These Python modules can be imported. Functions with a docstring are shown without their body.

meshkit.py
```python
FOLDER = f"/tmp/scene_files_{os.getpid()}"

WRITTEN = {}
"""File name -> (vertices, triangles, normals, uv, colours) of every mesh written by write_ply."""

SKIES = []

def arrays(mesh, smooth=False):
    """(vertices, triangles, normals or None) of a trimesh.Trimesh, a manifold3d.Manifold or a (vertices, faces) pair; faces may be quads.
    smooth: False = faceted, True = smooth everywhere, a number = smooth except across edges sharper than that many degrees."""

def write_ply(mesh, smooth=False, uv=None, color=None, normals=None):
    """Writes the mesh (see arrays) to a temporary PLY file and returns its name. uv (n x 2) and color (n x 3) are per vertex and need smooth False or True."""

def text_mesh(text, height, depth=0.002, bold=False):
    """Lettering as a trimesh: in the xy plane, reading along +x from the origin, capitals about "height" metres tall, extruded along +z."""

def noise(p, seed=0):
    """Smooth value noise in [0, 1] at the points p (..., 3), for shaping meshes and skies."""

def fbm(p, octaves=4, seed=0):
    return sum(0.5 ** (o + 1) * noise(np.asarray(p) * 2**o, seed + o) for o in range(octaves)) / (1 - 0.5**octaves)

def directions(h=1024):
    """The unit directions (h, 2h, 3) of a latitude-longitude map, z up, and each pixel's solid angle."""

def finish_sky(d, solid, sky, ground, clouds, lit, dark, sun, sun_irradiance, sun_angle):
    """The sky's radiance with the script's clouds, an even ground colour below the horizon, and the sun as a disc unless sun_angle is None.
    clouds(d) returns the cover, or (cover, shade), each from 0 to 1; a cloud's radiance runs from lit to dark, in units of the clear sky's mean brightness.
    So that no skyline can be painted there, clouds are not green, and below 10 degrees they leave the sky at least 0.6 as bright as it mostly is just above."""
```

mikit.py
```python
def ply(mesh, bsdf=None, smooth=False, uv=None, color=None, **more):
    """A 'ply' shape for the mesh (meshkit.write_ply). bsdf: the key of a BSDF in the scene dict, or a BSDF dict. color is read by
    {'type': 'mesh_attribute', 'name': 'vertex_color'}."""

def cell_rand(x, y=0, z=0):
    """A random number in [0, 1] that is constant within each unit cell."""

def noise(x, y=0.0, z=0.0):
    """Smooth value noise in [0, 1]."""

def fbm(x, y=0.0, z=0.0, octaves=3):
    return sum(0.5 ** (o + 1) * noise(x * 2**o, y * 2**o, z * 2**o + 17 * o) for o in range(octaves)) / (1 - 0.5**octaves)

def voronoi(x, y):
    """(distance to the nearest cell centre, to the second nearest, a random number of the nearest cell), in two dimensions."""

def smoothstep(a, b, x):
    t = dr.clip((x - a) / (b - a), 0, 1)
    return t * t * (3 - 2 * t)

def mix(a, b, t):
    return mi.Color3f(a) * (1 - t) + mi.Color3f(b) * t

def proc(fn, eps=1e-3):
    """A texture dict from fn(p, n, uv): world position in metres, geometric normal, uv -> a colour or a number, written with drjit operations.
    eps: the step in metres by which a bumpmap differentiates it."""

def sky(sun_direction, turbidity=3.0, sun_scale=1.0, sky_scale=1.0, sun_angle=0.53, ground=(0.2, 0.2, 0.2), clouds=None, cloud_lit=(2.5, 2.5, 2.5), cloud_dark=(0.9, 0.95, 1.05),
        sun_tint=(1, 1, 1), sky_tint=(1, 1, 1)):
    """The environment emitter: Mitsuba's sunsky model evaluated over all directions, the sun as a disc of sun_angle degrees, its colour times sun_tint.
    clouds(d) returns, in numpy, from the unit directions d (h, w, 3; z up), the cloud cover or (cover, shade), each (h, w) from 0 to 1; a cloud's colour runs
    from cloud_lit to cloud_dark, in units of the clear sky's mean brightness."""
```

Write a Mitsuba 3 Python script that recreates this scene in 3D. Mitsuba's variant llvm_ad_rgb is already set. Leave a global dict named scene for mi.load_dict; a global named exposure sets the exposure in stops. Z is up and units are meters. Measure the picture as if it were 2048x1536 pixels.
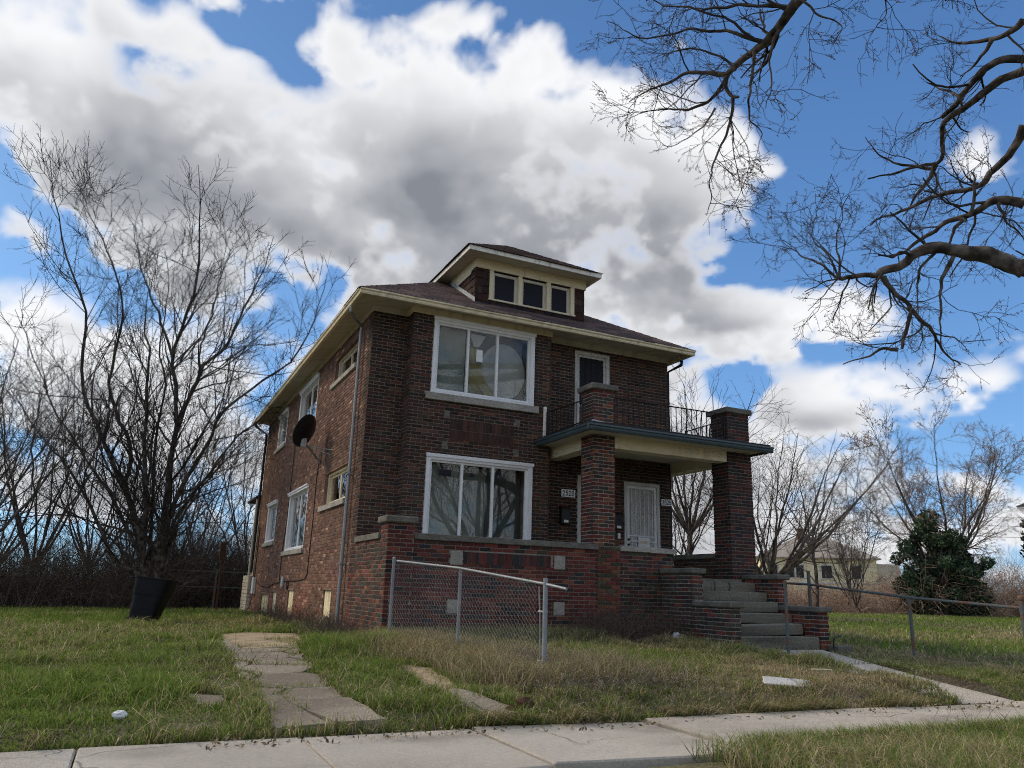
# Photograph of a two-flat brick house under broken clouds, rebuilt in Mitsuba 3.  x: along the facade, y: away from the street, z: up, metres.
import math, numpy as np, trimesh, manifold3d, shapely
from shapely.geometry import Polygon, box as sbox
import mitsuba as mi, drjit as dr
import mikit, meshkit
from mikit import proc, noise, fbm, voronoi, cell_rand, smoothstep, mix
T = mi.ScalarTransform4f
scene, labels = {}, {}
LIMIT = 300   # pieces of one kind on one holder that are parts of their own; the rest are one part

# ---------------------------------------------------------------- camera, sky, exposure
CAM = np.array([-3.5828, -14.0617, 0.6500])
FWD = np.array([0.410586, 0.874147, 0.259397]); UPV = np.array([-0.138053, -0.221606, 0.965314])
scene['camera'] = {'type': 'perspective', 'fov': 67.0131, 'fov_axis': 'x', 'near_clip': 0.05, 'far_clip': 2000.0,
                   'to_world': T().look_at(origin=CAM.tolist(), target=(CAM + FWD).tolist(), up=UPV.tolist())}
exposure = 2.05

# clouds: (azimuth from +y towards +x, elevation, half width, half height, weight), degrees
COVER = [(-11.3, 31.3, 6.4, 3.1, 0.90), (-6.9, 27.9, 7.8, 2.9, 1.30), (3.3, 27.8, 10.5, 4.6, 1.50), (15.4, 30.2, 10.1, 5.0, 1.50), (8.7, 36.2, 4.1, 2.4, 0.50), (16.9, 36.4, 5.5, 2.8, 0.50), (26.8, 33.9, 6.8, 5.0, 1.20), (37.9, 30.5, 6.1, 4.3, 1.10), (43.7, 30.0, 3.3, 1.6, 0.80), (21.5, 38.9, 2.4, 1.0, 0.50), (28.7, 26.7, 10.3, 3.9, 1.40), (12.2, 22.5, 7.5, 3.1, 1.20), (20.0, 22.5, 5.9, 2.5, 1.00), (0.9, 31.8, 3.1, 2.0, 0.50), (-3.3, 35.1, 3.9, 1.6, 0.50), (36.9, 20.8, 6.4, 2.5, 1.50), (44.5, 19.3, 6.0, 2.0, 1.30), (49.6, 18.5, 3.0, 1.0, 0.70), (50.1, 12.7, 4.7, 1.8, 1.30), (47.6, 14.5, 3.3, 1.3, 0.80), (60.2, 29.1, 2.5, 1.7, 0.90), (58.5, 14.2, 2.2, 1.0, 0.90), (52.4, 21.2, 1.9, 1.0, 0.40), (-9.9, 20.4, 1.6, 1.5, 1.10), (-8.2, 15.8, 4.1, 1.9, 1.10), (-2.2, 14.9, 4.9, 2.7, 1.20), (-0.9, 21.2, 3.6, 1.2, 0.80), (-5.3, 10.1, 4.8, 2.2, 1.00), (3.7, 9.9, 3.9, 2.2, 1.00), (5.8, 14.6, 2.1, 1.3, 0.50), (43.9, 9.1, 4.7, 1.7, 1.00), (39.2, 11.0, 2.8, 2.1, 0.80), (57.2, 7.7, 1.9, 1.0, 0.80), (58.2, 4.9, 2.0, 1.0, 0.90), (53.1, 8.8, 1.8, 1.0, 0.40), (44.0, 4.7, 9.7, 1.9, 1.00), (-4.0, 5.5, 7.2, 1.7, 0.80), (20.4, 15.1, 9.9, 5.9, 1.30), (28.2, 10.2, 11.2, 7.3, 1.30), (38.9, 2.6, 16.7, 1.7, 0.80), (1.9, 36.7, 3.1, 1.4, -1.10), (5.6, 34.0, 2.9, 1.6, -0.90), (10.9, 34.4, 1.9, 1.9, -0.50), (-4.8, 32.0, 2.8, 1.0, -0.70), (-2.6, 31.3, 1.3, 1.1, -0.30), (19.8, 37.5, 3.6, 1.0, -0.40), (-10.2, 23.3, 2.5, 1.0, -1.00), (-3.6, 18.3, 3.4, 1.5, -1.00), (8.0, 19.5, 2.2, 1.5, -0.60), (9.3, 15.0, 1.8, 2.1, -0.50), (14.4, 40.3, 4.6, 1.0, -0.70), (25.3, 40.6, 4.8, 1.4, -1.00), (34.0, 38.6, 4.7, 2.1, -1.00), (49.6, 30.1, 6.8, 4.1, -1.20), (44.2, 36.4, 5.5, 2.6, -1.00), (54.8, 33.7, 7.6, 4.2, -1.00), (35.0, 24.6, 2.7, 1.0, -0.60), (47.6, 23.8, 4.1, 1.6, -1.20), (41.1, 22.9, 1.8, 1.0, -0.70), (42.5, 14.1, 2.1, 1.5, -1.00), (56.3, 19.3, 3.2, 1.9, -1.20), (55.2, 23.3, 4.6, 2.2, -1.00), (-6.8, 7.6, 1.9, 1.0, -0.50), (57.5, 10.2, 1.6, 1.0, -0.80), (55.4, 6.2, 1.6, 1.0, -0.50)]
SHADE = [(7.7, 28.9, 13.2, 3.9, 1.50), (-2.3, 29.5, 5.9, 2.0, 1.00), (19.7, 26.8, 12.6, 4.2, 1.50), (12.8, 24.0, 9.1, 2.8, 1.20), (35.9, 28.3, 4.6, 2.0, 0.70), (27.1, 23.8, 11.1, 2.5, 1.10), (41.0, 20.2, 4.7, 1.0, 0.80), (37.7, 22.6, 4.5, 1.4, 0.40), (-9.8, 19.8, 1.6, 1.0, 1.00), (-10.8, 29.1, 4.2, 1.2, 0.50), (51.9, 12.2, 4.0, 1.0, 0.50), (31.1, 31.9, 3.2, 1.7, 0.40), (-4.6, 9.6, 4.3, 1.7, 0.50), (-7.4, 33.6, 2.7, 1.0, 0.30), (45.8, 7.4, 6.5, 1.0, 0.40), (-2.6, 5.6, 7.1, 1.1, 0.50)]


def cloud_field(d):
    az = np.degrees(np.arctan2(d[..., 0], d[..., 1])); el = np.degrees(np.arcsin(np.clip(d[..., 2], -1, 1)))

    def mass(az, el, fine):
        ce, se = np.cos(np.radians(el)), np.sin(np.radians(el))
        d = np.stack([np.sin(np.radians(az)) * ce, np.cos(np.radians(az)) * ce, se], -1)
        q = d / (np.abs(d[..., 2:]) * 0.5 + 0.55)
        w = meshkit.fbm(q * 4.0 + 5, 3, 3) - 0.5
        b1 = meshkit.fbm(q * 7.0 + 2.7, 4, 21) - 0.5
        lo = np.clip(el / 22, 0.18, 1)
        b2 = 0.0; b3 = 0.0; wv = 0.0
        if fine:
            qw = q + 0.06 * w[..., None] + 0.05 * b1[..., None] * np.array([1, -1, 1])
            b2 = meshkit.fbm(qw * 21.0 + 8.1, 6, 41) - 0.5
            b3 = meshkit.fbm(qw @ np.array([[16.0, 5, 0], [-4, 9, 0], [0, 3, 20.0]]), 5, 57) - 0.5
        a = az + 9 * w + 5 * b1; e = el + lo * (6 * w + 4 * b1 + 4 * b2)

        def blobs(rows):
            out = np.zeros(az.shape)
            for (ca, c_, ra, re, wt) in rows:
                da = (a - ca + 180) % 360 - 180
                out += wt * np.exp(-(np.abs(da / ra) ** 2 + np.abs((e - c_) / re) ** 2) * 0.9)
            return out
        inside = np.exp(-np.maximum(0, np.abs((az - 25 + 180) % 360 - 180) - 38) / 14.0) * np.exp(-np.maximum(0, el - 48) / 10.0)
        base = 0.45 + 2.6 * (meshkit.fbm(q * 1.7 + 77, 3, 5) - 0.5)
        g = inside * np.tanh(blobs(COVER)) + (1 - inside) * base
        thin = np.clip((el - 33) / 10, 0, 1)          # high up the sheet is thinner and torn
        f = (1.06 - 0.30 * thin) * g + 1.25 * b1 + (1.3 + 0.9 * thin) * b2 + (0.5 + 2.6 * thin) * b3
        return f, (blobs(SHADE) * inside if fine else None), b1, b2, b3
    f, sb, b1, b2, b3 = mass(az, el, True)
    cover = np.clip((f - 0.13) / 0.58, 0, 1); cover = cover ** 1.3 * (2.2 - 1.2 * cover)
    over = 0.0
    for k, wt in ((2.5, 0.30), (5.5, 0.35), (9.5, 0.35)):
        over = over + wt * np.clip((mass(az - 0.6 * k, np.minimum(el + k, 89), False)[0] - 0.05) / 0.7, 0, 1)
    thick = np.clip((f - 0.22) / 0.62, 0, 1)
    shade = thick * (0.44 * np.clip(over * 1.35 - 0.30, 0, 1) + 0.46 * np.tanh(1.4 * np.clip(sb, 0, 3)) + 0.75 * b1 + 0.32 * b2 + 0.25 * b3 - 0.02)
    return np.clip(cover, 0, 1) * 0.985, np.clip(shade, 0, 1)


scene['sky'] = mikit.sky((-0.58, 0.50, 0.64), turbidity=2.6, sun_scale=0.38, sun_angle=13, clouds=cloud_field, cloud_lit=(2.85, 2.85, 2.88), cloud_dark=(0.72, 0.77, 0.86),
                         sky_tint=(0.74, 0.94, 1.12), sun_tint=(1.0, 0.95, 0.88))

# ---------------------------------------------------------------- materials
def tex(fn, eps=1e-3):
    return proc(fn, eps)


def mat(key, color, rough=0.85, bump=None, scale=1.0, eps=2e-3, two=True, **kw):
    b = {'type': 'principled', 'base_color': color if isinstance(color, dict) else {'type': 'rgb', 'value': list(color)}, 'roughness': rough, 'specular': kw.pop('specular', 0.3), **kw}
    if bump is not None:
        b = {'type': 'bumpmap', 'arbitrary': tex(bump, eps), 'scale': scale, 'bsdf': b}
    scene[key] = {'type': 'twosided', 'bsdf': b} if two else b


VC = {'type': 'mesh_attribute', 'name': 'vertex_color'}
mat('m_brick', VC, 0.9, lambda p, n, uv: fbm(p.x * 130, p.y * 130, p.z * 130, 2) * 0.0016, 1.0, 3e-3)
mat('m_vc', VC, 0.9)
mat('m_shingle', VC, 0.95, lambda p, n, uv: fbm(p.x * 160, p.y * 160, p.z * 160, 2) * 0.002, 1.0, 3e-3)
scene['m_grass'] = {'type': 'principledthin', 'base_color': VC, 'roughness': 0.7, 'diff_trans': 0.9, 'eta': 1.3}
mat('m_bark', {**tex(lambda p, n, uv: mix((0.026, 0.022, 0.018), (0.150, 0.130, 0.112), smoothstep(0.25, 0.8, fbm(p.x * 13, p.y * 13, p.z * 9, 4))))}, 0.95,
    lambda p, n, uv: fbm(p.x * 26, p.y * 26, p.z * 7, 3) * 0.03, 1.0, 6e-3)
mat('m_twig', VC, 0.9)


def stone(lo, hi, k):
    def f(p, n, uv):
        a = fbm(p.x * 3.3 * k, p.y * 3.3 * k, p.z * 3.3 * k, 4)
        s = fbm(p.x * 40, p.y * 40, p.z * 40, 2)
        return mix(lo, hi, dr.clip(a * 1.1 + (s - 0.5) * 0.7, 0, 1))
    return f


def streaky(lo, hi, dirt, k=1.0):
    def f(p, n, uv):
        a = fbm(p.x * 2.2, p.y * 2.2, p.z * 2.2, 3)
        s = smoothstep(0.52, 0.80, fbm((p.x + p.y) * 11, 3.0, p.z * 1.3, 3)) * 0.6 + smoothstep(0.62, 0.8, fbm(p.x * 23, p.y * 23, p.z * 23, 3)) * 0.5
        return mix(mix(lo, hi, a), dirt, dr.clip(s * k, 0, 1))
    return f


mat('m_mortar', tex(stone((0.085, 0.076, 0.064), (0.28, 0.258, 0.222), 1.5)), 0.95)
mat('m_mortar_light', tex(stone((0.17, 0.155, 0.13), (0.46, 0.43, 0.375), 1.5)), 0.95)
mat('m_mortar_side', tex(stone((0.13, 0.075, 0.055), (0.27, 0.18, 0.14), 1.0)), 0.95)
mat('m_stone', tex(stone((0.17, 0.16, 0.135), (0.42, 0.40, 0.355), 1.0)), 0.9, lambda p, n, uv: fbm(p.x * 60, p.y * 60, p.z * 60, 3) * 0.004, 1.0, 3e-3)
mat('m_stone_dark', tex(stone((0.060, 0.058, 0.048), (0.185, 0.178, 0.150), 1.6)), 0.9, lambda p, n, uv: fbm(p.x * 60, p.y * 60, p.z * 60, 3) * 0.005, 1.0, 3e-3)
mat('m_cream', tex(streaky((0.60, 0.53, 0.36), (0.73, 0.655, 0.465), (0.22, 0.19, 0.13), 0.6)), 0.75)
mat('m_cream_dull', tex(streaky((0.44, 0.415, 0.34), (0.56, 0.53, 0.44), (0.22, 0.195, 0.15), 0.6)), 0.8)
mat('m_yellow', tex(streaky((0.66, 0.59, 0.36), (0.76, 0.69, 0.45), (0.30, 0.22, 0.12), 0.8)), 0.8)
mat('m_white', tex(streaky((0.66, 0.68, 0.69), (0.76, 0.77, 0.78), (0.45, 0.45, 0.44), 0.25)), 0.5)
mat('m_white_old', tex(streaky((0.42, 0.43, 0.41), (0.60, 0.60, 0.57), (0.20, 0.19, 0.17), 0.7)), 0.7)
mat('m_white_peel', tex(streaky((0.66, 0.64, 0.58), (0.78, 0.76, 0.70), (0.16, 0.14, 0.12), 1.0)), 0.8)
mat('m_teal', tex(streaky((0.040, 0.060, 0.070), (0.07, 0.10, 0.11), (0.15, 0.16, 0.16), 0.5)), 0.45, specular=0.5)
mat('m_flash', tex(streaky((0.30, 0.34, 0.36), (0.42, 0.46, 0.48), (0.17, 0.16, 0.14), 0.8)), 0.5)
mat('m_galv', tex(stone((0.19, 0.21, 0.225), (0.30, 0.325, 0.345), 1.2)), 0.5, metallic=0.25)
mat('m_wire', (0.26, 0.25, 0.25), 0.6)
mat('m_galv_rust', tex(lambda p, n, uv: mix((0.10, 0.125, 0.13), (0.17, 0.085, 0.05), smoothstep(0.45, 0.7, fbm(p.x * 5, p.y * 5, p.z * 5, 4)))), 0.7)
mat('m_iron', (0.012, 0.011, 0.011), 0.5)
mat('m_black', (0.010, 0.011, 0.014), 0.45)
mat('m_navy', (0.008, 0.010, 0.018), 0.7)
mat('m_dark', (0.030, 0.030, 0.032), 0.8)
mat('m_inside', (0.05, 0.048, 0.045), 0.95)
mat('m_bin', tex(lambda p, n, uv: mix((0.004, 0.005, 0.007), (0.012, 0.015, 0.019), fbm(p.x * 4, p.y * 4, p.z * 6, 3))), 0.6, specular=0.2)
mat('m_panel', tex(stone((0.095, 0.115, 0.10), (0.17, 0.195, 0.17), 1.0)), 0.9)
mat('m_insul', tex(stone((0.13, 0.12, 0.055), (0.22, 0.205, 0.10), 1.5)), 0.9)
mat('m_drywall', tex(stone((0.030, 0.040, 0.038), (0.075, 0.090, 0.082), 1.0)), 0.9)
mat('m_foil', tex(stone((0.19, 0.21, 0.19), (0.30, 0.32, 0.29), 2.0)), 0.5)
mat('m_paper', (0.72, 0.74, 0.74), 0.7)
mat('m_wood', tex(streaky((0.20, 0.10, 0.06), (0.30, 0.16, 0.10), (0.10, 0.06, 0.04), 0.5)), 0.8)
scene['m_glass'] = {'type': 'thindielectric', 'int_ior': 1.40}


def concrete(lo, hi, stain, crack=0.8):
    def f(p, n, uv):
        a = fbm(p.x * 1.1 + 4, p.y * 1.1, p.z * 4, 4); b = fbm(p.x * 55, p.y * 55, p.z * 55, 2)
        s = smoothstep(0.47, 0.70, fbm(p.x * 0.75 + 9, p.y * 1.4, p.z * 3.0, 4))
        g = smoothstep(0.70, 0.78, noise(p.x * 95, p.y * 95, p.z * 95)) * 0.22
        c = mix(lo, hi, dr.clip(a * 0.9 + (b - 0.5) * 0.9, 0, 1))
        c = mix(mix(c, stain, s * 0.6), (0.55, 0.53, 0.48), g)
        wx = p.x * 0.9 + 0.5 * fbm(p.x * 2.1, p.y * 2.1, 5.0, 3); wy = p.y * 0.9 + 0.5 * fbm(p.x * 2.1 + 7, p.y * 2.1, 8.0, 3)
        v1, v2, _ = voronoi(wx, wy)
        k = smoothstep(0.016, 0.006, v2 - v1) * smoothstep(0.45, 0.62, fbm(p.x * 0.5, p.y * 0.5 + 3, 4.0, 2)) * crack
        return mix(c, (0.035, 0.032, 0.026), k)
    return f


mat('m_walk', tex(concrete((0.27, 0.252, 0.213), (0.43, 0.405, 0.35), (0.15, 0.14, 0.115))), 0.92, lambda p, n, uv: fbm(p.x * 70, p.y * 70, p.z * 70, 3) * 0.005, 1.0, 3e-3)
mat('m_drive', tex(concrete((0.17, 0.148, 0.112), (0.30, 0.267, 0.21), (0.095, 0.08, 0.058))), 0.95, lambda p, n, uv: fbm(p.x * 45, p.y * 45, p.z * 45, 3) * 0.010, 1.0, 3e-3)
mat('m_step', tex(concrete((0.105, 0.099, 0.078), (0.20, 0.19, 0.153), (0.055, 0.053, 0.043))), 0.95)


def soil(p, n, uv):
    a = fbm(p.x * 0.55, p.y * 0.55, 0.0, 4); b = fbm(p.x * 7, p.y * 7, 3.0, 3); c = fbm(p.x * 60, p.y * 60, 1.0, 2)
    g = mix((0.085, 0.10, 0.032), (0.15, 0.165, 0.06), b)
    s = mix((0.15, 0.125, 0.08), (0.31, 0.265, 0.175), b)
    col = mix(g, s, smoothstep(0.40, 0.64, a + (b - 0.5) * 0.35))
    near = smoothstep(34.0, 12.0, dr.abs(p.y) + dr.abs(p.x - 3) * 0.5)
    dirt = mix((0.070, 0.057, 0.040), (0.14, 0.118, 0.080), c)
    return mix(col, dirt, 0.65 * near) * (0.7 + 0.6 * c)


mat('m_soil', tex(soil), 0.97, lambda p, n, uv: fbm(p.x * 25, p.y * 25, 0.0, 3) * 0.03, 1.0, 5e-3)
mat('m_street', tex(concrete((0.05, 0.05, 0.05), (0.08, 0.08, 0.08), (0.04, 0.04, 0.04))), 0.9)
mat('m_house_y', tex(streaky((0.62, 0.55, 0.36), (0.74, 0.67, 0.46), (0.40, 0.34, 0.22), 0.3)), 0.9)
mat('m_roof_far', tex(stone((0.24, 0.215, 0.185), (0.36, 0.325, 0.285), 0.6)), 0.95)
mat('m_leaf', VC, 0.6)
mat('m_rust', (0.075, 0.036, 0.024), 0.9)
mat('m_dirt', tex(lambda p, n, uv: mix((0.19, 0.15, 0.095), (0.42, 0.345, 0.225), fbm(p.x * 5, p.y * 5, 0.0, 4))), 0.97, lambda p, n, uv: fbm(p.x * 30, p.y * 30, 0.0, 3) * 0.02, 1.0, 5e-3)

# ---------------------------------------------------------------- helpers
def add(key, mesh, m, smooth=False, color=None, label=None, kind=None):
    base, k = key, 1
    while key in scene:
        key = '%s_%03d' % (base, k); k += 1
    scene[key] = mikit.ply(mesh, m, smooth=smooth, color=color)
    if label or kind:
        labels[key] = {**({'label': label} if label else {}), **({'kind': kind} if kind else {})}
    return key


def thing(key, label, cat, group=None, kind=None):
    """Claims a free top-level name; its parts follow under it."""
    base, k = key, 1
    while key in labels:
        key = '%s_%03d' % (base, k); k += 1
    labels[key] = {'label': label, 'category': cat, **({'group': group} if group else {}), **({'kind': kind} if kind else {})}
    return key


def whole(key, mesh, m, label, cat, group=None, kind=None, smooth=False, color=None):
    key = thing(key, label, cat, group, kind)
    scene[key] = mikit.ply(mesh, m, smooth=smooth, color=color)
    return key


def structure(key, mesh, m, smooth=False, label=None):
    scene[key] = mikit.ply(mesh, m, smooth=smooth)
    labels[key] = {'kind': 'structure', **({'label': label, } if label else {})}
    return key


def cat(ms):
    return trimesh.util.concatenate(ms) if len(ms) > 1 else ms[0]


def bx(x0, x1, y0, y1, z0, z1, c=0.004):
    """A box with small chamfers."""
    e = np.array([(x0 + x1) / 2, (y0 + y1) / 2, (z0 + z1) / 2]); h = np.array([x1 - x0, y1 - y0, z1 - z0]) / 2
    if c <= 0 or min(h) < 2.2 * c:
        return trimesh.creation.box(extents=2 * h, transform=trimesh.transformations.translation_matrix(e))
    return hullbox(h, c).apply_translation(e)


_HB = {}
def hullbox(h, c):
    if 'f' not in _HB:
        p = chpts(np.array([1., 1, 1]), 0.2)
        hull = trimesh.convex.convex_hull(p)
        idx = np.array([np.argmin(((p - v) ** 2).sum(1)) for v in hull.vertices])
        _HB['f'] = idx[hull.faces]
    return trimesh.Trimesh(chpts(h, c), _HB['f'], process=False)


def chpts(h, c):
    out = []
    for sx in (-1, 1):
        for sy in (-1, 1):
            for sz in (-1, 1):
                s = np.array([sx, sy, sz])
                for k in range(3):
                    v = s * (h - c); v[k] = s[k] * h[k]; out.append(v)
    return np.array(out)


def tubes(P, R, S=5, caps=False):
    """P (N, K, 3) polylines with radii R (N, K): one mesh of N tapering tubes of S sides."""
    N, K, _ = P.shape
    t = np.gradient(P, axis=1); t /= np.linalg.norm(t, axis=2, keepdims=True) + 1e-12
    ref = np.where(np.abs(t[:, :1, 2:]) > 0.9, np.array([1.0, 0, 0]), np.array([0, 0, 1.0]))
    a = np.cross(t, np.broadcast_to(ref, t.shape)); a /= np.linalg.norm(a, axis=2, keepdims=True) + 1e-12
    b = np.cross(t, a)
    ang = np.arange(S) * 2 * np.pi / S
    ring = a[:, :, None] * np.cos(ang)[:, None] + b[:, :, None] * np.sin(ang)[:, None]
    V = (P[:, :, None] + ring * R[:, :, None, None]).reshape(-1, 3)
    n, k, s = np.meshgrid(np.arange(N), np.arange(K - 1), np.arange(S), indexing='ij')
    i0 = (n * K + k) * S + s; i1 = (n * K + k) * S + (s + 1) % S; j0 = i0 + S; j1 = i1 + S
    F = np.concatenate([np.stack([i0, i1, j1], -1).reshape(-1, 3), np.stack([i0, j1, j0], -1).reshape(-1, 3)])
    if caps:
        c0 = np.arange(N) * K * S
        extra = []
        for s_ in range(1, S - 1):
            extra.append(np.stack([c0, c0 + s_ + 1, c0 + s_], -1))
            e = c0 + (K - 1) * S
            extra.append(np.stack([e, e + s_, e + s_ + 1], -1))
        F = np.concatenate([F] + extra)
    return trimesh.Trimesh(V, F, process=False)


def pipe(pts, r, S=8):
    pts = np.asarray(pts, float)[None]
    return tubes(pts, np.full(pts.shape[:2], r), S, True)


def prism(poly, axis, a0, a1):
    """Extrude a 2D polygon: axis 'y' uses (x, z), axis 'x' uses (y, z), axis 'z' uses (x, y)."""
    m = trimesh.creation.extrude_polygon(poly if isinstance(poly, Polygon) else Polygon(poly), a1 - a0, engine='earcut')
    v = m.vertices.copy(); w = np.empty_like(v)
    if axis == 'y': w[:, 0], w[:, 2], w[:, 1] = v[:, 0], v[:, 1], v[:, 2] + a0
    elif axis == 'x': w[:, 1], w[:, 2], w[:, 0] = v[:, 0], v[:, 1], v[:, 2] + a0
    else: w[:, 0], w[:, 1], w[:, 2] = v[:, 0], v[:, 1], v[:, 2] + a0
    m = trimesh.Trimesh(w, m.faces, process=False)
    if m.volume < 0: m.invert()
    return m


def hull(pts):
    return trimesh.convex.convex_hull(np.asarray(pts, float))


COURSE, BLEN, JNT = 0.0677, 0.2135, 0.0115
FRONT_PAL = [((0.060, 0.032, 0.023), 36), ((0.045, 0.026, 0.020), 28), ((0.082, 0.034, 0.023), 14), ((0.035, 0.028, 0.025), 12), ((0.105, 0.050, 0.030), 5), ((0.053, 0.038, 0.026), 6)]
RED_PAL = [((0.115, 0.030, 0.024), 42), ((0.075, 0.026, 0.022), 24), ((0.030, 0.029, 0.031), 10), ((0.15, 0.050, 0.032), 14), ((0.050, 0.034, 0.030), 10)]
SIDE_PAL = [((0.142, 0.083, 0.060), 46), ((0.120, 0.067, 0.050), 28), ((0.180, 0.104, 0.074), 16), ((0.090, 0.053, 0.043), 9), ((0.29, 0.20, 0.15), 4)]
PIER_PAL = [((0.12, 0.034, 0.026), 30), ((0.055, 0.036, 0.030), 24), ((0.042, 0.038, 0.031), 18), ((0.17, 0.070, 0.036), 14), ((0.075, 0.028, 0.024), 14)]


def lay(region, vph=0.0, uph=0.0, soldier=False):
    """Brick rectangles (u0, u1, v0, v1) of running bond inside a shapely region."""
    out = []
    u0, v0, u1, v1 = region.bounds
    lv, lu = (0.2135, COURSE) if soldier else (COURSE, BLEN)
    r0 = int(math.floor((v0 - vph) / lv)); r1 = int(math.ceil((v1 - vph) / lv))
    for r in range(r0, r1):
        a = max(vph + r * lv + JNT / 2, v0); b = min(vph + (r + 1) * lv - JNT / 2, v1)
        if b - a < 0.014: continue
        mid = shapely.LineString([(u0 - 1, (a + b) / 2), (u1 + 1, (a + b) / 2)]).intersection(region)
        for g in getattr(mid, 'geoms', [mid]):
            if g.is_empty or g.geom_type != 'LineString': continue
            (p, _), (q, _) = g.coords[0], g.coords[-1]
            p, q = min(p, q), max(p, q)
            off = uph + (0 if soldier else (r % 2) * BLEN / 2)
            k = int(math.floor((p - off) / lu))
            while off + k * lu < q:
                x0 = max(p, off + k * lu + JNT / 2); x1 = min(q, off + (k + 1) * lu - JNT / 2)
                if x1 - x0 > 0.02: out.append((x0, x1, a, b))
                k += 1
    return out


BF = np.array([[0, 1, 2], [0, 2, 3], [4, 0, 3], [4, 3, 7], [1, 5, 6], [1, 6, 2], [3, 2, 6], [3, 6, 7], [4, 5, 1], [4, 1, 0], [8, 4, 7], [8, 7, 11], [5, 9, 10], [5, 10, 6], [7, 6, 10], [7, 10, 11], [8, 9, 5], [8, 5, 4]])


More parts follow.
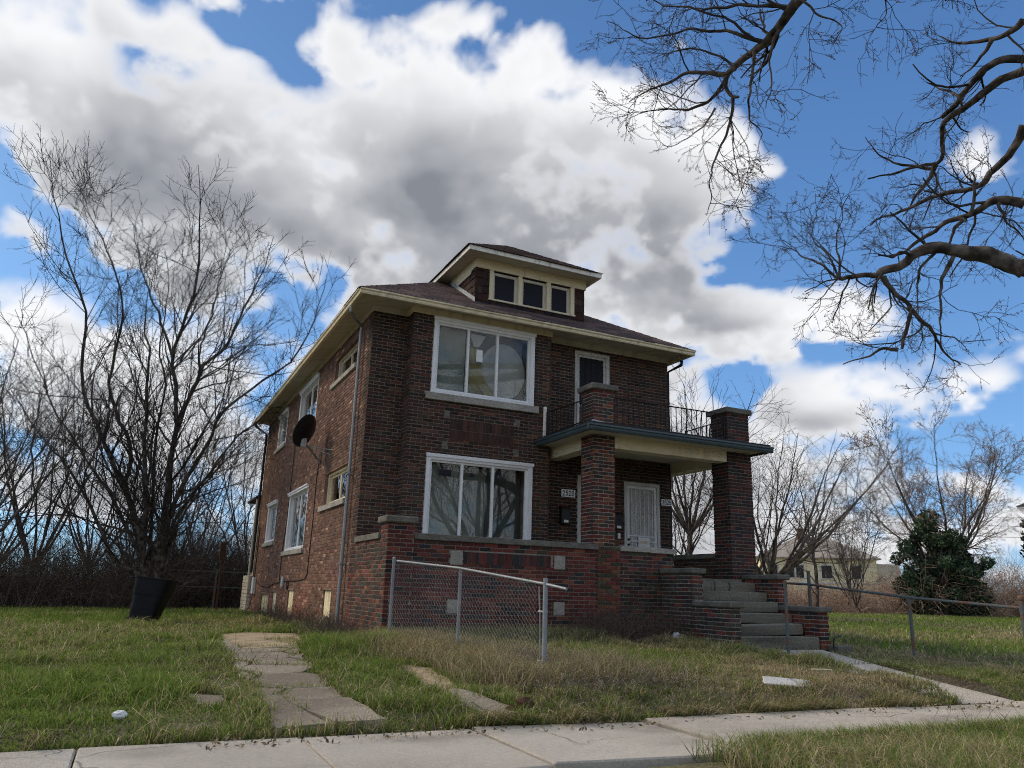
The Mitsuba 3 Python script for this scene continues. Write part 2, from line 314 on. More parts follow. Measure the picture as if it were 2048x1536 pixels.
def brick_arrays(rects, origin, ud, vd, nd, rng, pal, depth=0.03, proud=0.0025, tint=None):
    """(vertices (B, 12, 3), colours (B, 12, 3), centres) of small bevelled bricks; nd points out of the wall."""
    r = np.asarray(rects, float); B = len(r); bev = 0.0035
    out = rng.uniform(-proud, proud, B)
    def corner(du, dv, n):
        u = np.where(du > 0, r[:, 1] - bev * (n == 0), r[:, 0] + bev * (n == 0)); v = np.where(dv > 0, r[:, 3] - bev * (n == 0), r[:, 2] + bev * (n == 0))
        d = out + (0 if n == 0 else -bev if n == 1 else -depth)
        return origin + u[:, None] * ud + v[:, None] * vd + d[:, None] * nd
    V = np.stack([corner(a, b, n) for n in (0, 1, 2) for a, b in ((-1, -1), (1, -1), (1, 1), (-1, 1))], 1)
    w = np.array([q[1] for q in pal], float); c = np.array([q[0] for q in pal])[rng.choice(len(pal), B, p=w / w.sum())]
    c = c * rng.uniform(0.72, 1.30, (B, 1)) * rng.uniform(0.93, 1.07, (B, 3))
    cen = V.mean(1)
    if tint is not None: c = c * tint(cen)
    C = np.clip(c[:, None] * rng.uniform(0.86, 1.14, (B, 12, 1)), 0.004, 0.9)
    return V, C, cen


def lay_wall(holder, panels, limit=300, piece='brick', m='m_brick'):
    """panels: list of (V, C, cen); the bricks nearest the street are parts of the holder, the rest one part."""
    V = np.concatenate([p[0] for p in panels]); C = np.concatenate([p[1] for p in panels]); cen = np.concatenate([p[2] for p in panels])
    F = BF
    o = np.argsort(np.linalg.norm(cen - CAM, axis=1))
    flip = np.linalg.det(np.stack([V[:, 1, :] - V[:, 0, :], V[:, 3, :] - V[:, 0, :], V[:, 0, :] - V[:, 8, :]], 1)) < 0
    limit = min(limit, LIMIT)
    for n, i in enumerate(o[:limit]):
        scene['%s__%s%s' % (holder, piece, '' if n == 0 else '_%03d' % n)] = mikit.ply(trimesh.Trimesh(V[i], F[:, ::-1] if flip[i] else F, process=False), m, color=C[i])
    rest = o[limit:]
    if len(rest):
        FF = np.where(flip[rest][:, None, None], F[None, :, ::-1], F[None]) + (np.arange(len(rest)) * 12)[:, None, None]
        add(holder + '__%swork' % piece, trimesh.Trimesh(V[rest].reshape(-1, 3), FF.reshape(-1, 3), process=False), m, color=C[rest].reshape(-1, 3), kind='stuff')


def solid(pos, neg=()):
    """Union of boxes minus boxes, as a trimesh."""
    def mk(b): return manifold3d.Manifold.cube((b[1] - b[0], b[3] - b[2], b[5] - b[4])).translate((b[0], b[2], b[4]))
    m = mk(pos[0])
    for b in pos[1:]: m = m + mk(b)
    for b in neg: m = m - mk(b)
    q = m.to_mesh()
    return trimesh.Trimesh(q.vert_properties[:, :3], q.tri_verts, process=False)


X, Y, Z = np.eye(3)
# ---------------------------------------------------------------- ground
TP = np.array([(-12, -7.1, -0.42), (-6, -7.1, -0.44), (-2, -7.1, -0.46), (1, -6.9, -0.38), (4, -6.9, -0.41), (8, -7, -0.46), (14, -7, -0.44), (-6, -4, -0.37), (-2, -4.5, -0.38), (0.5, -4.4, -0.14), (0.9, -5.8, -0.3), (-0.3, -6.2, -0.4), (3, -4.7, -0.17), (6, -5.2, -0.26), (9, -4.3, -0.3), (14, -4, -0.27), (-8, 0, -0.34), (-2, -1.5, -0.31), (0, -2.5, 0.02), (2, -2.6, 0.05), (4.5, -2.8, 0.05), (6.3, -3.9, -0.13), (9, -1.5, -0.24), (14, 0, -0.18), (-0.3, 1, 0), (-0.5, 5, -0.15), (-1, 9, -0.24), (-3, 2, -0.31), (-3, 6, -0.28), (-9, 8, -0.3), (-4, 14, -0.34), (0, 15, -0.33), (-14, 14, -0.3), (-12, 22, -0.25), (8, 3, -0.18), (10, 10, -0.08), (14, 6, -0.1), (20, 10, 0.06), (28, 12, 0.12), (36, 8, 0.14), (30, 25, 0.2), (45, 30, 0.25), (70, 45, 0.3), (0, 30, -0.3), (-25, 30, -0.2), (-60, 40, 0), (0, 80, 0.1), (100, 60, 0.5), (60, 0, 0.1), (25, -5, -0.15), (-30, -5, -0.35)])
def terrain(x, y):
    """Height of the bare ground."""
    x = np.asarray(x, float); y = np.asarray(y, float)
    num = np.zeros(np.broadcast(x, y).shape); den = np.zeros_like(num) + 1e-9
    for (px, py, pz) in TP:
        s = 1.6 + 0.16 * math.hypot(px - 2, py + 4)
        w = np.exp(-(((x - px) ** 2 + (y - py) ** 2) / (2 * s * s))) / s + 1e-6 / (((x - px) ** 2 + (y - py) ** 2) + 1) ** 1.5
        num += w * pz; den += w
    z = num / den
    f = np.clip((-y - 7.05) / 0.45, 0, 1); f = f * f * (3 - 2 * f)
    z = z * (1 - f) + -0.495 * f
    g = np.clip((-y - 11.4) / 0.1, 0, 1)
    return z * (1 - g) + -0.70 * g


WALK_Y0, WALK_Y1, WALK_Z = -9.02, -7.54, -0.48
def in_walk(x, y): return (y > WALK_Y0 - 0.0) & (y < WALK_Y1 + 0.0)


SLABS = [[(-2.16, -3.67), (-2.17, -3.94), (-2.32, -4.13), (-2.30, -3.50)], [(-2.14, -4.79), (-2.32, -4.19), (-2.14, -3.98), (-1.50, -4.23), (-1.52, -4.45), (-1.70, -4.73)], [(-2.18, -4.81), (-2.34, -5.06), (-2.33, -4.39)], [(-2.24, -5.62), (-2.09, -5.77), (-2.26, -6.52), (-2.36, -6.54), (-2.35, -5.65)], [(-2.20, -2.06), (-1.72, -2.19), (-1.48, -2.55), (-1.60, -2.81), (-2.18, -2.85), (-2.26, -2.75)], [(-2.17, -2.90), (-1.61, -2.85), (-1.48, -3.18), (-1.64, -3.44), (-2.13, -3.64), (-2.29, -3.43), (-2.28, -3.21)], [(-2.14, -4.84), (-1.70, -4.78), (-1.55, -4.98), (-1.59, -5.57), (-1.66, -5.69), (-2.06, -5.74), (-2.21, -5.59), (-2.30, -5.09)], [(-2.22, -2.00), (-2.16, -1.25), (-2.02, -1.33)], [(-2.36, -6.59), (-2.24, -6.58), (-2.02, -7.38), (-2.39, -7.40)], [(-1.81, -0.45), (-1.48, -0.71), (-1.46, -1.11), (-1.52, -1.21), (-1.99, -1.30), (-2.15, -1.20), (-2.09, -0.35)], [(-2.18, -2.02), (-1.98, -1.34), (-1.53, -1.25), (-1.40, -1.61), (-1.72, -2.15)], [(-1.36, -1.60), (-1.49, -1.23), (-1.43, -1.14), (-1.27, -1.15), (-1.29, -1.65)], [(-1.68, -2.17), (-1.37, -1.64), (-1.29, -1.70), (-1.35, -2.50), (-1.44, -2.52)], [(-2.12, -3.94), (-2.12, -3.68), (-1.63, -3.48), (-1.47, -3.79), (-1.50, -4.19)], [(-2.22, -6.54), (-2.05, -5.78), (-1.66, -5.73), (-1.60, -5.78), (-1.63, -6.59)], [(-2.19, -6.59), (-1.62, -6.64), (-1.52, -7.43), (-1.97, -7.39)], [(-1.44, -3.17), (-1.57, -2.83), (-1.44, -2.57), (-1.36, -2.55)], [(-1.60, -3.45), (-1.45, -3.21), (-1.42, -3.22), (-1.46, -3.71)], [(-1.42, -1.10), (-1.43, -0.75), (-1.26, -0.89), (-1.27, -1.10)], [(-2.94, -5.78), (-2.64, -5.98), (-2.73, -6.52), (-2.91, -6.41)], [(-0.67, -6.70), (-0.51, -6.75), (-0.27, -7.28), (-0.37, -7.42), (-0.57, -7.39), (-0.71, -7.13)], [(-0.51, -4.69), (-0.28, -4.89), (-0.46, -6.14), (-0.61, -6.43), (-0.69, -6.08)], [(-2.25, -1.03), (-2.02, -0.98), (-2.10, -2.33), (-2.30, -2.57)]]          # broken drive slabs: (list of x, y), tilt
DIRT = [[(-2.29, 0.31), (-1.60, 0.71), (-0.83, 0.02), (-1.10, -2.33), (-1.55, -2.25), (-1.95, -2.40), (-2.04, -0.97)], [(-0.48, -4.03), (-0.31, -4.74), (-0.22, -5.62), (-0.46, -6.69), (-0.64, -6.69), (-0.58, -5.52)]]
FRONT_WALK = [[(6.12, -3.91), (7.12, -3.91), (6.92, -5.09), (5.92, -5.09)], [(5.92, -5.11), (6.92, -5.11), (6.72, -6.29), (5.72, -6.29)], [(5.72, -6.31), (6.72, -6.31), (6.52, -7.52), (5.52, -7.52)]]     # slabs of the walk from the steps
slab_polys = [Polygon(s).buffer(0.0) for s in SLABS]; fw_polys = [Polygon(s) for s in FRONT_WALK]
HOUSE = [sbox(-0.02, -1.98, 7.3, 13.1), sbox(5.2, -4.0, 7.5, -1.9)]
gx = np.unique(np.concatenate([-np.geomspace(12, 420, 26), np.arange(-12, 16.01, 0.2), np.geomspace(16.2, 420, 26)]))
gy = np.unique(np.concatenate([-np.geomspace(15, 300, 14), np.arange(-14.8, 9.01, 0.2), np.geomspace(9.2, 520, 30)]))
GX, GY = np.meshgrid(gx, gy, indexing='ij')
GZ = terrain(GX, GY)
GZ = GZ + (meshkit.fbm(np.stack([GX * 0.9, GY * 0.9, 0 * GX], -1), 3, 4) - 0.5) * 0.07 * ((GY > -7.4) & (np.abs(GX) < 60))
low = (GY > WALK_Y0) & (GY < WALK_Y1 + 0.0)
GZ = np.where(low, -0.56, GZ)
for pl in fw_polys:
    hit = shapely.contains_xy(pl.buffer(0.24), GX, GY); GZ = np.where(hit, np.minimum(GZ, np.interp(-GY, [3.9, 5.1, 6.3, 7.53], [-0.14, -0.255, -0.375, -0.474]) - 0.04), GZ)
for pl in slab_polys:
    hit = shapely.contains_xy(pl.buffer(0.10), GX, GY); GZ = np.where(hit, np.minimum(GZ, terrain(GX, GY) - 0.05), GZ)
nx, ny = len(gx), len(gy)
i, j = np.meshgrid(np.arange(nx - 1), np.arange(ny - 1), indexing='ij'); a = i * ny + j
GF = np.concatenate([np.stack([a, a + ny, a + ny + 1], -1).reshape(-1, 3), np.stack([a, a + ny + 1, a + 1], -1).reshape(-1, 3)])
structure('ground', trimesh.Trimesh(np.stack([GX, GY, GZ], -1).reshape(-1, 3), GF, process=False), 'm_soil', smooth=True)
structure('street', bx(-300, 300, -19.0, -11.6, -0.85, -0.685, 0), 'm_street')

# sidewalk slabs, each a part
rng = np.random.default_rng(5)
jx = [-11.7, -10.1, -8.5, -6.9, -5.35, -3.75, -2.22, -0.81, 0.95, 2.7, 4.48, 5.94, 7.7, 9.4, 11.1, 12.8, 14.5, 16.2, 17.9, 19.6]
labels['sidewalk'] = {'kind': 'structure'}
for k in range(len(jx) - 1):
    x0, x1 = jx[k] + 0.006, jx[k + 1] - 0.006
    lift = {8: 0.022, 9: 0.018, 10: 0.0, 11: 0.010}.get(k, 0.0) + rng.uniform(-0.004, 0.004)
    tl = {7: -0.035}.get(k, 0.0) + rng.uniform(-0.004, 0.004)
    sk = -0.12 * 0.0
    m = hullbox(np.array([(x1 - x0) / 2, (WALK_Y1 - WALK_Y0) / 2, 0.06]), 0.012).copy()
    v = m.vertices; v[:, 2] += tl * v[:, 0] / (x1 - x0); m.vertices = v + np.array([(x0 + x1) / 2, (WALK_Y0 + WALK_Y1) / 2, WALK_Z - 0.06 + lift])
    add('sidewalk__slab', m, 'm_walk')
labels['front_walk'] = {'kind': 'structure'}
def slab_mesh(poly, z_of, t, rng, rough=0.012):
    p = np.array(poly.exterior.coords)[:-1]
    c = Polygon(p); top = c.buffer(-0.02) if c.buffer(-0.02).area > 0 else c
    m = trimesh.creation.extrude_polygon(c, t, engine='earcut')
    v = m.vertices.copy()
    zz = z_of(v[:, 0], v[:, 1]); v[:, 2] = zz + np.where(v[:, 2] > t / 2, 0, -t)
    return trimesh.Trimesh(v, m.faces, process=False)
def plane_of(poly, up, rng, tilt):
    cx, cy = poly.centroid.x, poly.centroid.y
    e = 0.25; z0 = terrain(cx, cy)
    gxx = (terrain(cx + e, cy) - terrain(cx - e, cy)) / (2 * e) + rng.uniform(-tilt, tilt); gyy = (terrain(cx, cy + e) - terrain(cx, cy - e)) / (2 * e) + rng.uniform(-tilt, tilt)
    return lambda x, y: z0 + up + gxx * (x - cx) + gyy * (y - cy)
def walk_z(x, y): return np.interp(-y, [3.9, 5.1, 6.3, 7.53], [-0.14, -0.255, -0.375, -0.474])
for pl in fw_polys:
    add('front_walk__slab', slab_mesh(pl, walk_z, 0.09, rng), 'm_walk')
labels['driveway'] = {'kind': 'structure', 'label': 'broken concrete drive with weeds growing in its cracks'}
for pl in slab_polys:
    d = []
    pts = np.array(pl.exterior.segmentize(0.10).coords)[:-1]
    pts = pts + (np.stack([meshkit.noise(np.c_[pts * 4, 0 * pts[:, :1]], 3), meshkit.noise(np.c_[pts * 4, 0 * pts[:, :1]], 8)], 1) - 0.5) * 0.09
    q = Polygon(pts).buffer(0)
    q = max(getattr(q, 'geoms', [q]), key=lambda g: g.area)
    add('driveway__slab', slab_mesh(Polygon(q.exterior), plane_of(q, 0.018, rng, 0.012), 0.10, rng), 'm_drive')
for pl in [Polygon(s) for s in DIRT]:
    pts = np.array(pl.exterior.segmentize(0.12).coords)[:-1]
    pts = pts + (np.stack([meshkit.noise(np.c_[pts * 3, 0 * pts[:, :1]], 4), meshkit.noise(np.c_[pts * 3, 0 * pts[:, :1]], 9)], 1) - 0.5) * 0.22
    q = Polygon(pts).buffer(0)
    q = max(getattr(q, 'geoms', [q]), key=lambda g: g.area)
    tri = trimesh.creation.triangulate_polygon(Polygon(q.exterior), engine='earcut') if False else trimesh.creation.extrude_polygon(Polygon(q.exterior), 0.02, engine='earcut').subdivide().subdivide()
    v = tri.vertices.copy(); v[:, 2] = terrain(v[:, 0], v[:, 1]) + np.where(v[:, 2] > 0.01, 0.022, -0.05)
    add('driveway__dirt_patch', trimesh.Trimesh(v, tri.faces, process=False), 'm_dirt', label='bare sandy patch at the top of the drive')
# ---------------------------------------------------------------- the house
H = thing('brick_house', 'dark brick two-storey house with a hip roof, a dormer and an open front porch', 'house')
W_, D_, ZT, BD, BX0, BX1, PD = 6.996, 13.0, 5.876, 0.344, 0.705, 3.75, 1.951
rng = np.random.default_rng(11)
# side wall openings (y0, y1, z0, z1)
SIDE_WIN = {'hi2': (1.13, 3.08, 5.10, 5.66), 'mid2': (4.92, 7.28, 4.46, 5.80), 'bk2': (9.15, 10.70, 4.70, 5.76),
            'hi1': (1.13, 3.12, 2.33, 3.03), 'mid1': (4.92, 7.42, 1.50, 3.02), 'bk1': (9.40, 11.10, 1.86, 3.04)}
BASE_WIN = [(9.30, 10.62, -0.14, 0.40), (7.98, 8.62, -0.10, 0.48), (5.55, 6.27, -0.06, 0.55), (1.60, 2.27, 0.06, 0.60)]
BAY1 = (1.13, 3.36, 1.50, 3.10); BAY2 = (1.13, 3.35, 4.31, 5.83)
DOOR2 = (5.77, 6.69, 1.00, 3.03); DOOR1 = (4.61, 5.52, 1.00, 3.07); BDOOR = (4.52, 5.40, 3.72, 5.80)
rc = 0.008  # joint depth

side_neg = [(-1, 0.6, a, b, c, d) for (a, b, c, d) in list(SIDE_WIN.values()) + BASE_WIN]
front_neg = [(a, b, -1.2, 1.0, c, d) for (a, b, c, d) in (BAY1, BAY2, DOOR1, DOOR2, BDOOR)]
FW, SW = H + '__front_wall', H + '__side_wall'
add(FW, solid([(rc, W_ - rc, rc, 0.25, -0.6, 6.02), (BX0 + rc, BX1 - rc, -BD + rc, 0.1, -0.3, 6.02)], front_neg), 'm_mortar', label='dark brown and black brick front wall with a bay')
add(SW, solid([(rc, 0.25, 0.25, D_ - rc, -0.6, 6.02)], side_neg), 'm_mortar_side', label='orange brown brick side wall')
add(H + '__rear_wall', solid([(0.25, W_ - rc, D_ - 0.25, D_, -0.6, 6.02)]), 'm_mortar_side')
add(H + '__right_wall', solid([(W_ - 0.25, W_ - rc, 0.25, D_ - 0.25, -0.6, 6.02)]), 'm_mortar')
add(H + '__floor', cat([bx(0.26, W_ - 0.26, 0.26, D_ - 0.26, 0.9, 1.0, 0), bx(0.26, W_ - 0.26, 0.26, D_ - 0.26, 3.62, 3.72, 0)]), 'm_inside')
add(H + '__partition', cat([bx(0.3, W_ - 0.3, 3.9, 4.0, 1.0, 3.6, 0), bx(0.3, W_ - 0.3, 3.9, 4.0, 3.73, 6.0, 0), bx(3.9, 4.0, 0.26, 3.9, 1.0, 3.6, 0), bx(3.9, 4.0, 0.26, 3.9, 3.73, 6.0, 0), bx(2.6, 2.7, 4.0, D_ - 0.3, 1.0, 3.6, 0), bx(2.6, 2.7, 4.0, D_ - 0.3, 3.73, 6.0, 0)]), 'm_inside')


def minus(region, rects):
    for (a, b, c, d) in rects: region = region.difference(sbox(a, c, b, d))
    return region


# front brickwork: main wall left and right of the bay, bay face, bay returns
sill1, sill2 = (1.03, 3.46, 1.36, 1.50), (1.03, 3.46, 4.17, 4.31)
DECO = [(1.44, 1.56, 3.87, 3.99), (2.95, 3.07, 3.87, 3.99), (1.42, 1.54, 3.28, 3.40), (2.94, 3.06, 3.28, 3.40)]
SOLD = (1.58, 2.93, 3.42, 3.86)
def worn(c):
    n = meshkit.fbm(np.c_[c[:, 0] * 0.9 + c[:, 1] * 0.9, c[:, 2] * 0.45, 0 * c[:, 0]], 4, 8); m = meshkit.fbm(np.c_[c[:, 0] * 2.6 + c[:, 1] * 2.6, c[:, 2] * 0.8, 0 * c[:, 0]], 3, 18)
    return ((0.50 + 0.75 * n) * (0.70 + 0.55 * m))[:, None] * np.ones(3)
pans = []
O = np.zeros(3)
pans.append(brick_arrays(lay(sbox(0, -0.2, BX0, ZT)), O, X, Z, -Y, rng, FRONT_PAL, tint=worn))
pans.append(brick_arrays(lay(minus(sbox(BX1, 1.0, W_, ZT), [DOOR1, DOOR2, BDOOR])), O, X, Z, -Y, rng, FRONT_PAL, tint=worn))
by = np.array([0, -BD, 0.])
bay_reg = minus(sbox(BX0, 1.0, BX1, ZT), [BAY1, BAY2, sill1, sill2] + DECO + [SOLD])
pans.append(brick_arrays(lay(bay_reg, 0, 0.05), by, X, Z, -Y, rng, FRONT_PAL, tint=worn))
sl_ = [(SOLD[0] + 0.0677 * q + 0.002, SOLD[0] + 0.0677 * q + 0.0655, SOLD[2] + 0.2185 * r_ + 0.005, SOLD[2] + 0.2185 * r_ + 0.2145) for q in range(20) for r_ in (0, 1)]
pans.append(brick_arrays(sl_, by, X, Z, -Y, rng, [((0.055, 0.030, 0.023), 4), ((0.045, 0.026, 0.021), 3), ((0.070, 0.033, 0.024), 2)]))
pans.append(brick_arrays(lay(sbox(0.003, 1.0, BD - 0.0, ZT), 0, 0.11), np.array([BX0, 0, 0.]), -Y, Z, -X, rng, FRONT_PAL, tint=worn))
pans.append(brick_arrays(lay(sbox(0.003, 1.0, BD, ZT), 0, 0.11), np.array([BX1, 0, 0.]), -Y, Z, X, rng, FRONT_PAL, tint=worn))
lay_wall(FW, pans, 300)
for (a, b, c, d) in DECO:
    add(FW + '__inset_stone', bx(a + 0.006, b - 0.006, -BD - 0.004, -BD + 0.05, c + 0.006, d - 0.006, 0.003), 'm_stone_dark')

# side brickwork
reg = minus(sbox(0.0, -0.5, D_, ZT), list(SIDE_WIN.values()) + BASE_WIN)
sills = []
for k, (a, b, c, d) in SIDE_WIN.items():
    lo, hi = (0.25, 0.10) if k in ('mid2', 'bk2', 'hi2', 'bk1') else (0.26, 0.03)
    sills.append((a - 0.05, b + 0.24, c - 0.115, c))
reg = minus(reg, sills)
QY = 0.33
ro = lay(reg.intersection(sbox(QY, -1, D_, 7)), 0.01, 0.03)
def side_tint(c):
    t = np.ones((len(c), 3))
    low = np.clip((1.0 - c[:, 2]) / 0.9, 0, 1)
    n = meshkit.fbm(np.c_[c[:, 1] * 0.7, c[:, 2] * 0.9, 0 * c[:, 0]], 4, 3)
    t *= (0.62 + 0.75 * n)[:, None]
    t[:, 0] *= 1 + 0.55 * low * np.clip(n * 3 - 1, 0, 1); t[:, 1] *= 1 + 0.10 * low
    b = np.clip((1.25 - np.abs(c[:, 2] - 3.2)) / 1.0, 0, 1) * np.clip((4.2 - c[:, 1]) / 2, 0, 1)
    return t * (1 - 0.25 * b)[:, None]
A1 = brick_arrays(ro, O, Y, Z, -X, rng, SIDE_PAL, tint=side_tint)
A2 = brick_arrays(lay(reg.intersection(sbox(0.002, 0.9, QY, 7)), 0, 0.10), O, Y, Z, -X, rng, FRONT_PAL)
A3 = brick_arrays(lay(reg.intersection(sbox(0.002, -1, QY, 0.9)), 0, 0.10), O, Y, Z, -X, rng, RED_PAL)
lay_wall(SW, [A1, A2, A3], 150)
# a mortar skin of the front kind behind the dark corner bricks
add(SW + '__corner_joint', solid([(rc - 0.003, 0.02, 0.26, QY + 0.004, -0.5, 5.9)]), 'm_mortar')

for (a, b, c, d) in sills:
    add(SW + '__sill', bx(-0.05, 0.16, a, b, c + 0.002, d - 0.004, 0.006), 'm_stone')
add(FW + '__sill', bx(sill2[0], sill2[1], -BD - 0.06, -BD + 0.2, sill2[2], sill2[3], 0.006), 'm_stone')
add(FW + '__sill', bx(sill1[0], sill1[1], -BD - 0.06, -BD + 0.2, sill1[2], sill1[3], 0.006), 'm_stone')


def frame_bars(o, w, y0, y1, axis='y'):
    """Four bars round the opening o = (a0, a1, z0, z1), w = (left, right, bottom, top) widths."""
    a0, a1, z0, z1 = o; l, r, b, t = w
    q = [(a0, a0 + l, z0, z1), (a1 - r, a1, z0, z1), (a0 + l, a1 - r, z0, z0 + b), (a0 + l, a1 - r, z1 - t, z1)]
    if axis == 'y': return cat([bx(p[0], p[1], y0, y1, p[2], p[3], 0.003) for p in q])
    return cat([bx(y0, y1, p[0], p[1], p[2], p[3], 0.003) for p in q])


def pane_y(x0, x1, z0, z1, y):
    v = np.array([[x0, y, z0], [x1, y, z0], [x1, y, z1], [x0, y, z1]]); return trimesh.Trimesh(v, [[0, 1, 2], [0, 2, 3]], process=False)
def pane_x(y0, y1, z0, z1, x):
    v = np.array([[x, y1, z0], [x, y0, z0], [x, y0, z1], [x, y1, z1]]); return trimesh.Trimesh(v, [[0, 1, 2], [0, 2, 3]], process=False)


def bay_window(o, muls, label):
    w = add(H + '__window', frame_bars(o, (0.075, 0.095, 0.06, 0.085), -BD - 0.035, -BD + 0.09), 'm_white', label=label)
    y = -BD + 0.03
    xs = [o[0] + 0.075] + [m for p in muls for m in p] + [o[1] - 0.095]
    z0, z1 = o[2] + 0.06, o[3] - 0.085
    add(w + '__sash', frame_bars((xs[0], xs[-1], z0, z1), (0.045, 0.045, 0.035, 0.04), y - 0.025, y + 0.035), 'm_white')
    for (a, b) in muls:
        add(w + '__mullion', bx(a, b, y - 0.03, y + 0.03, z0 + 0.035, z1 - 0.04, 0.003), 'm_white')
    for k in range(0, len(xs), 2):
        add(w + '__pane', pane_y(xs[k], xs[k + 1], z0, z1, y + (0.005 if k == 2 else 0.012)), 'm_glass')
    add(w + '__cap_trim', bx(o[0] - 0.02, o[1] + 0.02, -BD - 0.06, -BD - 0.036, o[3] - 0.035, o[3] + 0.03, 0.003), 'm_white')
    return w


w1 = bay_window(BAY1, [(1.84, 1.89), (2.49, 2.54)], 'wide white three-pane window behind the porch wall')
w2 = bay_window(BAY2, [(1.85, 1.90), (2.49, 2.54)], 'wide white three-pane window on the upper floor')
yb = -BD + 0.16
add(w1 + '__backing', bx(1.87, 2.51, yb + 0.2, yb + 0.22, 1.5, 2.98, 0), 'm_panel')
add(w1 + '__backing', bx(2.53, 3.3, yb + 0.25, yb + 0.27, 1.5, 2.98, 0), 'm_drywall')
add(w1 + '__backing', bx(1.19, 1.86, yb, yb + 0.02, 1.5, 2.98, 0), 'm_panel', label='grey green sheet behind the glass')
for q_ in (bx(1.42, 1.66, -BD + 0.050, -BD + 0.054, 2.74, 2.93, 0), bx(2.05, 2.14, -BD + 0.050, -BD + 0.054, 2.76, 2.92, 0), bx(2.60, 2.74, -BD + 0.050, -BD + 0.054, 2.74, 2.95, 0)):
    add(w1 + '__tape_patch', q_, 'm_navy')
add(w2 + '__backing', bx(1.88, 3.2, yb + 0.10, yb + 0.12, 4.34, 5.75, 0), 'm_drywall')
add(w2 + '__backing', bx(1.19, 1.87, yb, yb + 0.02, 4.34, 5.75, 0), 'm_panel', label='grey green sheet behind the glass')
th = np.linspace(0, np.pi, 13)
arc = [(1.89, 4.36), (2.52, 4.36)] + [(2.52, 4.55), (2.34, 4.72), (2.24, 4.95), (2.22, 5.15), (2.26, 5.35), (1.89, 5.42)]
add(w2 + '__insulation', prism(arc, 'y', yb, yb + 0.03), 'm_insul', label='olive yellow insulation board')
el = [(2.22 + 0.52 + 0.50 * math.cos(t), 5.0 + 0.60 * math.sin(t)) for t in np.linspace(0, 2 * np.pi, 24, endpoint=False)]
add(w2 + '__plastic_sheet', prism(el, 'y', yb + 0.04, yb + 0.05), 'm_foil', label='pale plastic sheet hanging behind the pane')
add(w2 + '__insulation_bag', hull([(x, yb - 0.03 + y, z) for y in (0, 0.03) for (x, z) in ((1.95, 5.68), (2.30, 5.68), (2.16, 5.42), (2.04, 5.42))]), 'm_foil', label='pale blue wrapped scrap at the top of the pane')
add(w2 + '__notice', bx(2.06, 2.20, -BD + 0.022, -BD + 0.025, 5.08, 5.33, 0), 'm_paper', label='white paper notice taped inside the pane')


def side_window(k, yel, nsash, old=False):
    a, b, c, d = SIDE_WIN[k]
    m = ('m_cream' if k == 'hi1' else 'm_cream_dull') if yel else ('m_white_old' if old else 'm_white')
    x0, x1 = (0.075, 0.15) if yel else (0.03, 0.15)
    wd = 0.055 if yel else 0.10
    w = add(H + '__window', frame_bars((a, b, c, d), (wd, wd, 0.05, wd if not yel else 0.05), x0, x1, 'x'), m)
    ya = [a + wd, (a + b) / 2, b - wd] if nsash == 2 else [a + wd, b - wd]
    for q in range(len(ya) - 1):
        add(w + '__sash', frame_bars((ya[q] + 0.004, ya[q + 1] - 0.004, c + 0.054, d - wd - 0.004), (0.04, 0.04, 0.04, 0.04), x0 + 0.05, x0 + 0.085, 'x'), m)
        add(w + '__pane', pane_x(ya[q] + 0.03, ya[q + 1] - 0.03, c + 0.08, d - wd - 0.03, x0 + 0.067), 'm_glass')
    if not yel:
        add(w + '__cap_trim', cat([bx(-0.035, 0.029, a - 0.04, b + 0.04, d - 0.085, d + 0.0, 0.003), bx(-0.06, -0.036, a - 0.05, b + 0.05, d - 0.03, d + 0.01, 0.003)]), m)
        add(w + '__outer_frame', cat([bx(-0.004, 0.029, b - 0.12, b, c, d - 0.087, 0.003), bx(-0.004, 0.029, a, a + 0.05, c, d - 0.087, 0.003), bx(-0.03, 0.029, a + 0.051, b - 0.121, c + 0.002, c + 0.05, 0.003)]), m)
    return w


side_window('hi2', True, 2); wm = side_window('mid2', False, 2); side_window('bk2', False, 1); side_window('hi1', True, 2)
wk = side_window('mid1', False, 2); side_window('bk1', False, 1)
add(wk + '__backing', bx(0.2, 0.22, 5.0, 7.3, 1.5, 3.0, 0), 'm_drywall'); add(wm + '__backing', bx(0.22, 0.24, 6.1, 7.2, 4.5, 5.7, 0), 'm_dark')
for (a, b, c, d) in BASE_WIN:
    n = add(H + '__basement_board', bx(0.03 if b < 9 else 0.06, 0.10, a + 0.01, b - 0.01, c + 0.01, d - 0.03, 0.003), 'm_yellow', label='cream painted board closing a basement window')
    add(n + '__lintel', bx(-0.012, 0.06, a - 0.06, b + 0.06, d - 0.028, d + 0.02, 0.004), 'm_mortar_side')
    add(n + '__sill', bx(-0.05, 0.08, a - 0.05, b + 0.05, c - 0.12, c + 0.008, 0.012), 'm_stone_dark')
for y in (9.32, 9.78, 10.20, 10.55):
    add(H + '__basement_board__batten', bx(0.03, 0.058, y, y + 0.05, -0.12, 0.36, 0.003), 'm_yellow')

